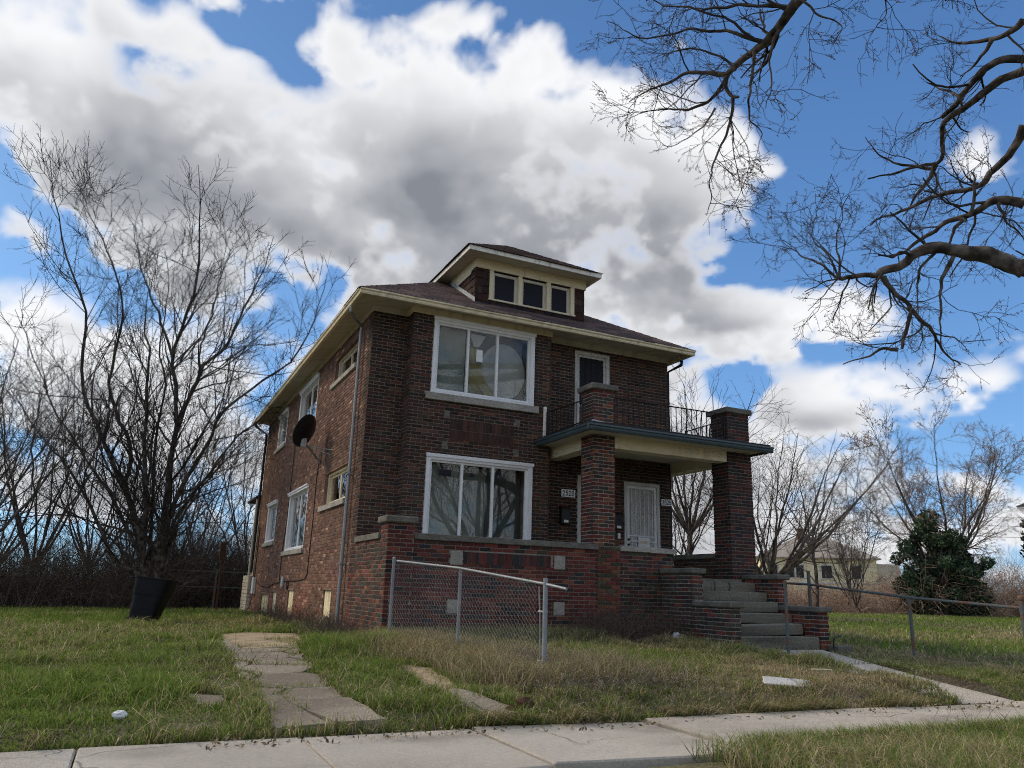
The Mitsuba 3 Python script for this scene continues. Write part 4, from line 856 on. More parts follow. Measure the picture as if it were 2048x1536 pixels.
whole('white_post', cat([bx(3.575, 3.645, -0.40, -0.36, 3.66, 4.30, 0.006), trimesh.creation.cylinder(0.035, 0.04, sections=16, transform=trimesh.transformations.translation_matrix((3.61, -0.38, 4.30)) @ trimesh.transformations.rotation_matrix(math.pi / 2, X))]), 'm_white_peel', 'peeling white round-topped post at the left end of the balcony', 'post')

# number plates, mailboxes, lamp
def plate(txt, x0, x1, z0, z1, y, lab):
    k = thing('house_number_sign', lab, 'sign')
    add(k + '__board', bx(x0, x1, y - 0.014, y - 0.002, z0, z1, 0.002), 'm_paper')
    t = meshkit.text_mesh(txt, (z1 - z0) * 0.66, 0.002, True)
    w = t.bounds[1][0] - t.bounds[0][0]; s = (x1 - x0) * 0.84 / w
    t.apply_transform(np.diag([s, 1.0, 1, 1])); t.apply_transform(trimesh.transformations.rotation_matrix(math.pi / 2, X))
    t.apply_translation(((x0 + x1) / 2 - (t.bounds[0][0] + t.bounds[1][0]) / 2, y - 0.0145, (z0 + z1) / 2 - (t.bounds[0][2] + t.bounds[1][2]) / 2))
    add(k + '__numerals', t, 'm_black')
plate('2523', 4.225, 4.55, 2.585, 2.74, 0.0, 'white number plate reading 2523 left of the brick pillar')
plate('2525', 6.74, 7.02, 2.585, 2.725, 0.0, 'white number plate reading 2525 at the right corner of the porch')
for (x, z, lab) in ((4.28, 2.02, 'black wall mailbox under the 2523 plate'), (5.56, 1.98, 'black wall mailbox left of the barred white door')):
    k = thing('mailbox', lab, 'mailbox')
    add(k + '__box', bx(x - 0.10, x + 0.10, -0.12, -0.004, z, z + 0.32, 0.012), 'm_black')
    add(k + '__lid', hull([(x + a, y, zz) for a in (-0.105, 0.105) for (y, zz) in ((-0.135, z + 0.325), (-0.13, z + 0.30), (-0.004, z + 0.325), (-0.004, z + 0.37))]), 'm_black')
    add(k + '__label', bx(x - 0.05, x + 0.05, -0.125, -0.121, z + 0.03, z + 0.08, 0), 'm_paper')
whole('doorbell', cat([bx(5.60, 5.66, -0.02, -0.003, 1.80, 1.92, 0.004), trimesh.creation.icosphere(2, 0.016).apply_translation((5.63, -0.022, 1.86))]), 'm_white', 'small white doorbell left of the barred door', 'doorbell')
k = thing('porch_lamp', 'small dark wall lamp high on the porch wall left of the pillar', 'lamp')
add(k + '__bracket', bx(4.40, 4.48, -0.05, -0.003, 3.08, 3.2, 0.006), 'm_dark')
add(k + '__globe', trimesh.creation.icosphere(2, 0.055).apply_translation((4.44, -0.09, 3.10)), 'm_dark', smooth=True)

# satellite dish on the side wall
k = thing('satellite_dish', 'dark satellite dish on a bent mast on the side wall', 'satellite dish')
bp = np.array([0.0, 3.86, 3.46]); top = np.array([-0.420, 3.486, 3.695]); cen = np.array([-0.500, 3.410, 4.017])
add(k + '__mast', tubes(np.array([[bp + [-0.02, 0, 0], bp + [-0.08, 0.0, 0.02], top * 0.6 + bp * 0.4, top, top + [-0.02, 0, 0.10]]]), np.full((1, 5), 0.022), 8, True), 'm_galv', smooth=40)
add(k + '__foot', cat([bx(-0.012, -0.0, 3.72, 3.98, 3.36, 3.62, 0.003)]), 'm_dark')
nrm = np.array([-0.62, 0.68, 0.38]); nrm = nrm / np.linalg.norm(nrm)
uu = np.cross(nrm, Z); uu /= np.linalg.norm(uu); vv = np.cross(uu, nrm)
r_ = np.linspace(0, 1, 8); a_ = np.linspace(0, 2 * np.pi, 33)[:-1]
RR, AA = np.meshgrid(r_, a_, indexing='ij')
def dishsurf(off):
    return (cen + (RR * np.cos(AA) * 0.34)[..., None] * uu + (RR * np.sin(AA) * 0.39)[..., None] * vv + ((RR ** 2 - 1) * 0.09 + off)[..., None] * nrm).reshape(-1, 3)
n_a = 32; fi = []
for i_ in range(7):
    for j_ in range(n_a):
        q = i_ * n_a + j_; w = i_ * n_a + (j_ + 1) % n_a; fi += [[q, q + n_a, w + n_a], [q, w + n_a, w]]
fi = np.array(fi); nv = 8 * n_a
rim = np.array([[7 * n_a + j_, 7 * n_a + j_ + nv, 7 * n_a + (j_ + 1) % n_a + nv] for j_ in range(n_a)] + [[7 * n_a + j_, 7 * n_a + (j_ + 1) % n_a + nv, 7 * n_a + (j_ + 1) % n_a] for j_ in range(n_a)])
add(k + '__reflector', trimesh.Trimesh(np.vstack([dishsurf(0.006), dishsurf(-0.006)]), np.vstack([fi, fi[:, ::-1] + nv, rim]), process=False), 'm_black', smooth=50)
lnb = np.array([-0.950, 3.488, 3.922]); low_ = cen - vv * 0.40
add(k + '__feed_arm', pipe([low_, lnb], 0.013, 6), 'm_galv')
add(k + '__feed_horn', cat([trimesh.creation.cylinder(0.035, 0.12, sections=14).apply_translation(lnb), trimesh.creation.icosphere(1, 0.04).apply_translation(lnb + [0, -0.08, 0.03])]), 'm_flash')
add(k + '__back_bracket', cat([hullbox(np.array([0.06, 0.05, 0.10]), 0.01).apply_translation(cen * 0.75 + top * 0.25 - nrm * 0.06 - vv * 0.18)]), 'm_flash')
add(k + '__brace', cat([pipe([top, np.array([-0.01, 2.75, 3.42])], 0.008, 5), pipe([top, np.array([-0.01, 2.6, 3.50])], 0.008, 5)]), 'm_galv')
# cables and boxes on the side wall
k = thing('wall_cable', 'thin black cables stapled along the side wall', 'cable')
add(k + '__cable', pipe([(-0.012, 3.92, 3.40), (-0.014, 4.0, 3.0), (-0.012, 3.97, 2.1), (-0.014, 4.03, 1.3), (-0.012, 4.05, 0.9), (-0.013, 4.25, 0.80), (-0.012, 5.2, 0.75), (-0.014, 7.4, 0.73)], 0.010, 5), 'm_black')
add(k + '__cable', pipe([(-0.012, 7.35, 4.3), (-0.013, 7.40, 3.0), (-0.012, 7.42, 2.33), (-0.014, 7.7, 1.4), (-0.013, 7.66, 0.74)], 0.010, 5), 'm_black')
add(k + '__cable', pipe([(-0.012, 7.4, 0.72), (-0.016, 8.6, 0.66), (-0.012, 9.4, 0.56), (-0.014, 10.8, 0.60), (-0.012, 12.2, 0.74)], 0.010, 5), 'm_black')
add(k + '__cable_coil', cat([pipe([(-0.02 - 0.004 * q, 6.3 + 0.10 * math.cos(t), 0.66 + 0.12 * math.sin(t)) for t in np.linspace(0, 2 * np.pi, 14)], 0.009, 5) for q in range(3)]), 'm_black')
whole('vent_cover', bx(-0.05, -0.001, 6.95, 7.2, 0.60, 0.85, 0.008), 'm_flash', 'small grey vent cover above the basement boards', 'vent')
k = thing('meter_box', 'small white utility box at the back end of the side wall', 'utility box')
add(k + '__box', bx(-0.10, -0.002, 11.95, 12.25, 0.35, 0.85, 0.012), 'm_white_old')
add(k + '__pipe', pipe([(-0.05, 12.1, 0.85), (-0.05, 12.1, 2.4)], 0.018, 8), 'm_dark')
add(k + '__hose', pipe([(-0.06, 12.0, 0.35), (-0.12, 11.9, 0.05), (-0.2, 11.7, -0.1), (-0.3, 12.2, -0.2)], 0.012, 6), 'm_dark')
# ---------------------------------------------------------------- fences, bin, litter
def zt(x, y): return float(terrain(x, y))


k = thing('chain_link_fence', 'short galvanized chain link fence from the porch corner towards the sidewalk', 'fence')
FR = np.array([(0.028, -2.496, 1.048), (0.388, -4.110, 0.938), (0.776, -5.852, 0.749), (0.857, -6.216, 0.699)]); FP = np.array([(-0.012, -2.315, 1.089), (0.383, -4.089, 0.912), (0.778, -5.863, 0.817)])
FA, FB = FR[0], FR[2]
fdir = (FB - FA)[:2]; fl = np.linalg.norm(fdir); fdir = fdir / fl; fn = np.array([-fdir[1], fdir[0]])
def fpt(s, z, o=0.0): return np.array([FA[0] + fdir[0] * s + fn[0] * o, FA[1] + fdir[1] * s + fn[1] * o, z])
srail = np.array([(v[:2] - FA[:2]) @ fdir for v in FR])
def railz(s): return np.interp(s, srail, FR[:, 2], left=FR[0, 2] + 0.01)
for q, (px, py, pz) in enumerate(FP):
    r = (0.024, 0.023, 0.028)[q]; o = 0.0 if q == 2 else 0.045
    c = np.array([px + fn[0] * o, py + fn[1] * o])
    add(k + '__post', cat([trimesh.creation.cylinder(r, pz + 0.9, sections=14).apply_translation((c[0], c[1], (pz - 0.9) / 2))] + ([trimesh.creation.icosphere(2, r * 1.12).apply_translation((c[0], c[1], pz))] if q == 0 else [])), 'm_galv', smooth=40)
add(k + '__top_rail', pipe([tuple(v) for v in FR], 0.017, 12), 'm_galv', smooth=40)
s_end = (FP[2][:2] - FA[:2]) @ fdir; s_beg = (FP[0][:2] - FA[:2]) @ fdir; zg = zt(*fpt(s_end, 0)[:2])
sb = s_end - 0.17
add(k + '__tension_bar', pipe([fpt(sb + 0.03, railz(sb) - 0.04, 0.02), fpt(sb + 0.06, 0.28, 0.02), fpt(sb + 0.08, zg + 0.05, 0.01)], 0.008, 6), 'm_galv')
for z in (0.44, -0.10):
    e_ = fpt(s_end, z)
    add(k + '__clamp', cat([trimesh.creation.annulus(0.0285, 0.034, 0.03, sections=16).apply_translation(e_), pipe([e_ - np.array([*fdir, 0]) * 0.03, e_ - np.array([*fdir, 0]) * 0.12], 0.010, 6)]), 'm_galv', smooth=40)
for q in (0.5, 1.1, 1.7, 2.4, 3.0):
    add(k + '__tie', pipe([fpt(q, railz(q) + 0.019, -0.019), fpt(q, railz(q) + 0.019, 0.019), fpt(q, railz(q) - 0.019, 0.019), fpt(q, railz(q) - 0.019, -0.019), fpt(q, railz(q) + 0.019, -0.019)], 0.004, 4), 'm_galv')
# woven wires: zigzags that touch their neighbours, one part
P = []
half, zs_ = 0.036, 0.036
ys_ = np.arange(s_beg + 0.02, sb, half)
nn = np.arange(33)
for q, s0 in enumerate(ys_):
    top_ = railz(s0) + 0.01; bot = zt(*fpt(s0, 0)[:2]) + 0.01
    zs = np.maximum(top_ - zs_ * nn, bot)
    ss = s0 + np.where((nn + q) % 2 == 0, 0, half)
    oo = 0.004 * np.where(nn % 2 == 0, 1, -1) + 0.07 * (meshkit.noise(np.c_[0 * zs + s0 * 0.9, zs * 1.5, 0 * zs], 7) - 0.5) * np.clip((top_ - zs) / 0.5, 0, 1)
    P.append(np.stack([FA[0] + fdir[0] * ss + fn[0] * oo, FA[1] + fdir[1] * ss + fn[1] * oo, zs], -1))
P = np.array(P)
add(k + '__mesh', tubes(P, np.full(P.shape[:2], 0.0020), 3), 'm_wire', kind='stuff')
kn = np.array([[fpt(s0, railz(s0) + 0.005), fpt(s0 + 0.012, railz(s0) + 0.045, 0.01 * (-1) ** q)] for q, s0 in enumerate(ys_[::2])])
add(k + '__selvage', tubes(kn, np.full(kn.shape[:2], 0.0020), 3), 'm_wire', kind='stuff')

k = thing('pipe_fence', 'rusty dark pipe fence without mesh along the right edge of the front yard', 'fence')
PX = 8.75
for (x, y, zt_, r) in ((PX, -6.36, 0.78, 0.044), (PX, -4.40, 0.74, 0.028), (PX, -2.15, 1.24, 0.034), (PX, 1.5, 1.2, 0.034), (PX, 4.2, 1.2, 0.034)):
    add(k + '__post', cat([trimesh.creation.cylinder(r, zt_ + 0.7, sections=14).apply_translation((x, y, (zt_ - 0.7) / 2))] + ([trimesh.creation.icosphere(2, r * 1.25).apply_translation((x, y, zt_))] if r > 0.04 else [])), 'm_galv_rust', smooth=40)
add(k + '__rail', pipe([(PX, 4.2, 1.14), (PX, 1.5, 1.10), (PX, -2.15, 0.97), (PX, -4.40, 0.76), (PX, -6.36, 0.64)], 0.024, 10), 'm_galv_rust', smooth=40)
add(k + '__rail', pipe([(PX, -6.36, 0.66), (PX + 5, -6.5, 0.66)], 0.024, 10), 'm_galv_rust', smooth=40)
whole('iron_post', cat([trimesh.creation.cylinder(0.027, 1.35, sections=12).apply_translation((6.09, -4.2, 0.26)), trimesh.creation.icosphere(2, 0.03).apply_translation((6.09, -4.2, 0.935))]), 'm_galv_rust', 'lone thin iron post standing in front of the porch steps', 'post', smooth=40)
k = thing('back_fence', 'dark wire fence with thin posts behind the left side of the house', 'fence')
for x in (-4.2, -2.6, -0.9, 0.8):
    add(k + '__post', trimesh.creation.cylinder(0.03, 1.7, sections=8).apply_translation((x, 15.2, 0.25)), 'm_galv_rust')
for z in (1.02, 0.5):
    add(k + '__rail', pipe([(-4.3, 15.2, z), (0.9, 15.2, z)], 0.018, 6), 'm_galv_rust')
whole('rusty_pole', cat([trimesh.creation.cylinder(0.032, 2.2, sections=10).apply_translation((-0.93, 13.6, 0.6)), bx(-1.03, -0.85, 13.52, 13.68, 1.40, 1.95, 0.04)]), 'm_rust', 'rusty pole with a bulky head behind the drive', 'pole', smooth=40)

# the wheeled bin, leaning a little
k = thing('trash_bin', 'black wheeled trash bin without a lid leaning on the left lawn', 'trash bin')
cx, cy = -3.22, 4.6; gz = zt(cx, cy) - 0.07
def binring(z, w, d, ox, n=28):
    a = np.linspace(0, 2 * np.pi, n, endpoint=False); c, s = np.cos(a), np.sin(a)
    x = np.sign(c) * np.abs(c) ** 0.45 * w / 2; y = np.sign(s) * np.abs(s) ** 0.45 * d / 2
    return np.stack([x + ox, y, np.full(n, z)], -1)
prof = [(0.0, 0.44, 0.50, -0.02), (0.03, 0.47, 0.53, -0.02), (0.55, 0.60, 0.62, 0.035), (0.66, 0.625, 0.64, 0.045), (0.665, 0.66, 0.68, 0.045), (0.98, 0.73, 0.75, 0.065), (0.985, 0.755, 0.78, 0.065), (1.01, 0.755, 0.78, 0.065), (1.012, 0.71, 0.73, 0.065), (0.66, 0.60, 0.62, 0.05), (0.05, 0.43, 0.49, -0.02)]
Rg = [binring(*q) for q in prof]; n = 28
V = np.vstack(Rg + [np.array([[-0.02, 0, 0.05]]), np.array([[-0.02, 0, 0.0]])])
F = []
for i in range(len(Rg) - 1):
    for j in range(n):
        a, b = i * n + j, i * n + (j + 1) % n; F += [[a, b, b + n], [a, b + n, a + n]]
L_ = (len(Rg) - 1) * n
for j in range(n):
    F.append([L_ + j, L_ + (j + 1) % n, len(V) - 2]); F.append([(j + 1) % n, j, len(V) - 1])
B = trimesh.transformations.translation_matrix((cx, cy, gz)) @ trimesh.transformations.rotation_matrix(0.10, Y) @ trimesh.transformations.rotation_matrix(math.radians(-20), Z) @ trimesh.transformations.scale_matrix(1.02)
add(k + '__body', trimesh.Trimesh(V, F, process=False).apply_transform(B), 'm_bin', smooth=45)
for y in (-0.31, 0.31):
    add(k + '__wheel', cat([trimesh.creation.cylinder(0.10, 0.05, sections=20, transform=trimesh.transformations.rotation_matrix(math.pi / 2, X)).apply_translation((-0.22, y * 0.85, 0.09))]).apply_transform(B), 'm_black', smooth=40)
add(k + '__handle', pipe([(-0.36, -0.25, 0.93), (-0.40, -0.25, 0.97), (-0.40, 0.25, 0.97), (-0.36, 0.25, 0.93)], 0.018, 8).apply_transform(B), 'm_black')


def crumple(size, seed, sub=3):
    m = trimesh.creation.icosphere(sub, 1.0); v = m.vertices
    v = v * (0.65 + 0.7 * meshkit.fbm(v * 2.2 + seed * 7, 3, seed))[:, None]; m.vertices = v * np.array(size); return m


for (x, y, s, lab) in ((-3.51, -7.0, (0.052, 0.035, 0.032), 'crumpled white paper in the grass near the left sidewalk'), (5.02, -2.72, (0.10, 0.06, 0.07), 'crumpled white paper in the weeds by the porch wall')):
    whole('paper_scrap', crumple(s, int(x * 3) % 7).apply_translation((x, y, zt(x, y) + (0.055 if x < 0 else 0.12))), 'm_paper', lab, 'litter')
whole('leaf_pile', cat([crumple((0.09, 0.07, 0.06), 3).apply_translation((-0.16, -7.25, zt(-0.1, -7.2) + 0.05)), crumple((0.06, 0.05, 0.05), 5).apply_translation((-0.30, -7.28, zt(-0.3, -7.28) + 0.04))]), 'm_rust', 'rust brown dead leaves heaped at the foot of the dry weeds', 'leaves')
ba, bb = np.array([2.86, -6.92]), np.array([3.34, -7.02])
bz = zt(3.1, -6.95)
k = thing('white_board', 'broken white plastic trim board lying in the front grass', 'board')
m = hull([(0, 0, 0), (0.62, 0, 0.0), (0.60, 0.02, 0.10), (0.02, 0.02, 0.10), (0, 0.015, 0), (0.62, 0.015, 0), (0.61, 0.035, 0.10), (0.02, 0.035, 0.10)])
m.apply_transform(trimesh.transformations.translation_matrix((2.98, -6.98, bz + 0.055)) @ trimesh.transformations.rotation_matrix(math.radians(-13), Z) @ trimesh.transformations.rotation_matrix(0.07, Y) @ trimesh.transformations.rotation_matrix(-0.65, X))
add(k + '__face', m, 'm_white_peel')
m = hull([(0, 0, 0), (0.62, 0, 0), (0.62, 0.07, 0.02), (0, 0.07, 0.02), (0, 0, 0.012), (0.62, 0, 0.012), (0.62, 0.07, 0.032), (0, 0.07, 0.032)])
m.apply_transform(trimesh.transformations.translation_matrix((2.98, -6.99, bz + 0.042)) @ trimesh.transformations.rotation_matrix(math.radians(-13), Z) @ trimesh.transformations.rotation_matrix(0.07, Y))
add(k + '__lip', m, 'm_white_old')
whole('wood_stick', bx(0, 0.26, 0, 0.018, 0, 0.012, 0).apply_transform(trimesh.transformations.translation_matrix((4.25, -6.45, zt(4.3, -6.4) + 0.10)) @ trimesh.transformations.rotation_matrix(-0.35, Z)), 'm_cream', 'thin pale stick lying in the grass right of the white board', 'stick')
whole('loose_brick', cat([bx(7.28, 7.62, -4.12, -3.90, zt(7.4, -4) - 0.02, zt(7.4, -4) + 0.17, 0.015)]), 'm_stone_dark', 'broken block lying at the foot of the right wing wall', 'brick')
whole('bent_pipe', pipe([(7.20, -4.10, zt(7.2, -4.1) - 0.05), (7.19, -4.10, -0.02), (7.24, -4.08, 0.06), (7.50, -3.98, 0.09)], 0.013, 6), 'm_iron', 'thin bent iron pipe beside the broken block', 'pipe')

# ---------------------------------------------------------------- trees
def spline(pts, K):
    p = np.asarray(pts, float); s = np.r_[0, np.cumsum(np.linalg.norm(np.diff(p, axis=0), axis=1))]
    from scipy.interpolate import PchipInterpolator
    return PchipInterpolator(s / s[-1], p, axis=0)(np.linspace(0, 1, K))


def sprout(P, R, per_m, n_max, t0, t1, ang, lr, K, wander, trop, rng, rmin, rfac=0.62, base_len=None, taper=0.55):
    """Children of the branches P (N, k, 3), R (N, k): (P2, R2)."""
    N, k, _ = P.shape
    seg = np.linalg.norm(np.diff(P, axis=1), axis=2); L = seg.sum(1)
    n = np.minimum(np.maximum(1, rng.poisson(np.maximum(L * per_m * (t1 - t0), 0.2))), n_max)
    idx = np.repeat(np.arange(N), n); M = len(idx)
    t = t0 + (t1 - t0) * rng.uniform(0, 1, M) ** 0.85
    f = t * (k - 1); i = np.minimum(f.astype(int), k - 2); u = (f - i)[:, None]
    p0 = P[idx, i] * (1 - u) + P[idx, i + 1] * u; r0 = R[idx, i] * (1 - u[:, 0]) + R[idx, i + 1] * u[:, 0]
    d = P[idx, i + 1] - P[idx, i]; d /= np.linalg.norm(d, axis=1, keepdims=True) + 1e-9
    q = rng.normal(size=(M, 3)); q -= (q * d).sum(1, keepdims=True) * d; q /= np.linalg.norm(q, axis=1, keepdims=True) + 1e-9
    a = np.radians(rng.uniform(*ang, M))[:, None]
    dr_ = d * np.cos(a) + q * np.sin(a)
    ln = (L[idx] if base_len is None else base_len) * rng.uniform(lr[0], lr[1], M) * (1.15 - 0.65 * t)
    P2 = np.empty((M, K + 1, 3)); P2[:, 0] = p0
    tr = np.asarray(trop, float)
    for s in range(K):
        dr_ = dr_ + rng.normal(size=(M, 3)) * wander + tr
        dr_ /= np.linalg.norm(dr_, axis=1, keepdims=True)
        P2[:, s + 1] = P2[:, s] + dr_ * (ln / K)[:, None]
    r_s = np.clip(r0 * rfac * rng.uniform(0.6, 1.0, M), rmin, 0.022 * ln + rmin)
    R2 = np.maximum(r_s[:, None] * (1 - taper * np.linspace(0, 1, K + 1)[None]), rmin * 0.7)
    return P2, R2


def tints(mesh, lo, hi, rng, per):
    n = len(mesh.vertices) // per
    return np.repeat(np.array(lo) + (np.array(hi) - np.array(lo)) * rng.uniform(0, 1, (n, 1)), per, axis=0)


def make_buds(P, size, rng, count, lo, hi):
    """Small pointed buds on twigs."""
    N, k, _ = P.shape
    idx = rng.integers(0, N, count); t = rng.uniform(0.25, 1.0, count); f = t * (k - 1); i = np.minimum(f.astype(int), k - 2); u = (f - i)[:, None]
    c = P[idx, i] * (1 - u) + P[idx, i + 1] * u
    d = rng.normal(size=(count, 3)); d /= np.linalg.norm(d, axis=1, keepdims=True)
    e = np.cross(d, rng.normal(size=(count, 3))); e /= np.linalg.norm(e, axis=1, keepdims=True); g = np.cross(d, e)
    s = (size * rng.uniform(0.6, 1.4, count))[:, None]
    V = np.stack([c, c + d * s * 1.1 + e * s * 0.35, c + d * s * 1.1 - e * s * 0.2 + g * s * 0.3, c + d * s * 1.1 - e * s * 0.2 - g * s * 0.3, c + d * s * 2.0], 1)
    F = np.array([[0, 2, 1], [0, 3, 2], [0, 1, 3], [1, 2, 4], [2, 3, 4], [3, 1, 4]])
    m = trimesh.Trimesh(V.reshape(-1, 3), (F[None] + 5 * np.arange(count)[:, None, None]).reshape(-1, 3), process=False)
    col = np.repeat(np.array(lo) + (np.array(hi) - np.array(lo)) * rng.uniform(0, 1, (count, 1)), 5, axis=0)
    return m, col


BARK = ((0.026, 0.023, 0.020), (0.060, 0.052, 0.045))
def tree(key, label, mains, levels, seed, group=None, cat_='tree', bark=BARK, buds=None, S0=8, kmain=18):
    """mains: (points, r0, r1) limbs that are the trunk part; levels: sprout() settings of each further order, all of them the crown."""
    rng = np.random.default_rng(seed)
    k = thing(key, label, cat_, group)
    P = np.array([spline(m[0], kmain) for m in mains]); s = np.linspace(0, 1, kmain)
    P = P + (np.stack([meshkit.fbm(P * 2.9 + seed + 13 * c_, 3, seed + c_) for c_ in range(3)], -1) - 0.5) * 0.20 * np.array([1, 1, 0.8]) * np.minimum(1, s * 4)[None, :, None]
    R = np.array([m[1] + (m[2] - m[1]) * s ** 0.85 for m in mains])
    R = R * (0.84 + 0.36 * meshkit.fbm(P * 4.5, 2, seed))
    tm = tubes(P, R, S0, True); ax = np.repeat(P.reshape(-1, 3), S0, axis=0); v_ = tm.vertices
    tm.vertices = ax + (v_ - ax) * (0.80 + 0.40 * meshkit.fbm(v_ * 11.0, 3, seed))[:, None]
    add(k + '__trunk', tm, 'm_bark', smooth=50)
    ms, cs = [], []
    allP = [(P, R)]
    for lv in levels:
        lv = dict(lv); src = lv.pop('of', -1)
        par = allP[src] if not isinstance(src, tuple) else None
        if isinstance(src, tuple):
            out = [sprout(allP[q][0], allP[q][1], rng=rng, **lv) for q in src]
            P2 = np.concatenate([o[0] for o in out]); R2 = np.concatenate([o[1] for o in out])
        else:
            P2, R2 = sprout(par[0], par[1], rng=rng, **lv)
        allP.append((P2, R2))
        S = 5 if R2.max() > 0.02 else 3
        m = tubes(P2, R2, S); ms.append(m); cs.append(tints(m, bark[0], bark[1], rng, S * P2.shape[1]))
    if ms:
        add(k + '__crown', cat(ms), 'm_twig', color=np.vstack(cs))
    if buds:
        m, c = make_buds(allP[-1][0], buds[0], rng, buds[1], buds[2], buds[3])
        add(k + '__buds', m, 'm_twig', color=c, kind='stuff')
    return k, allP


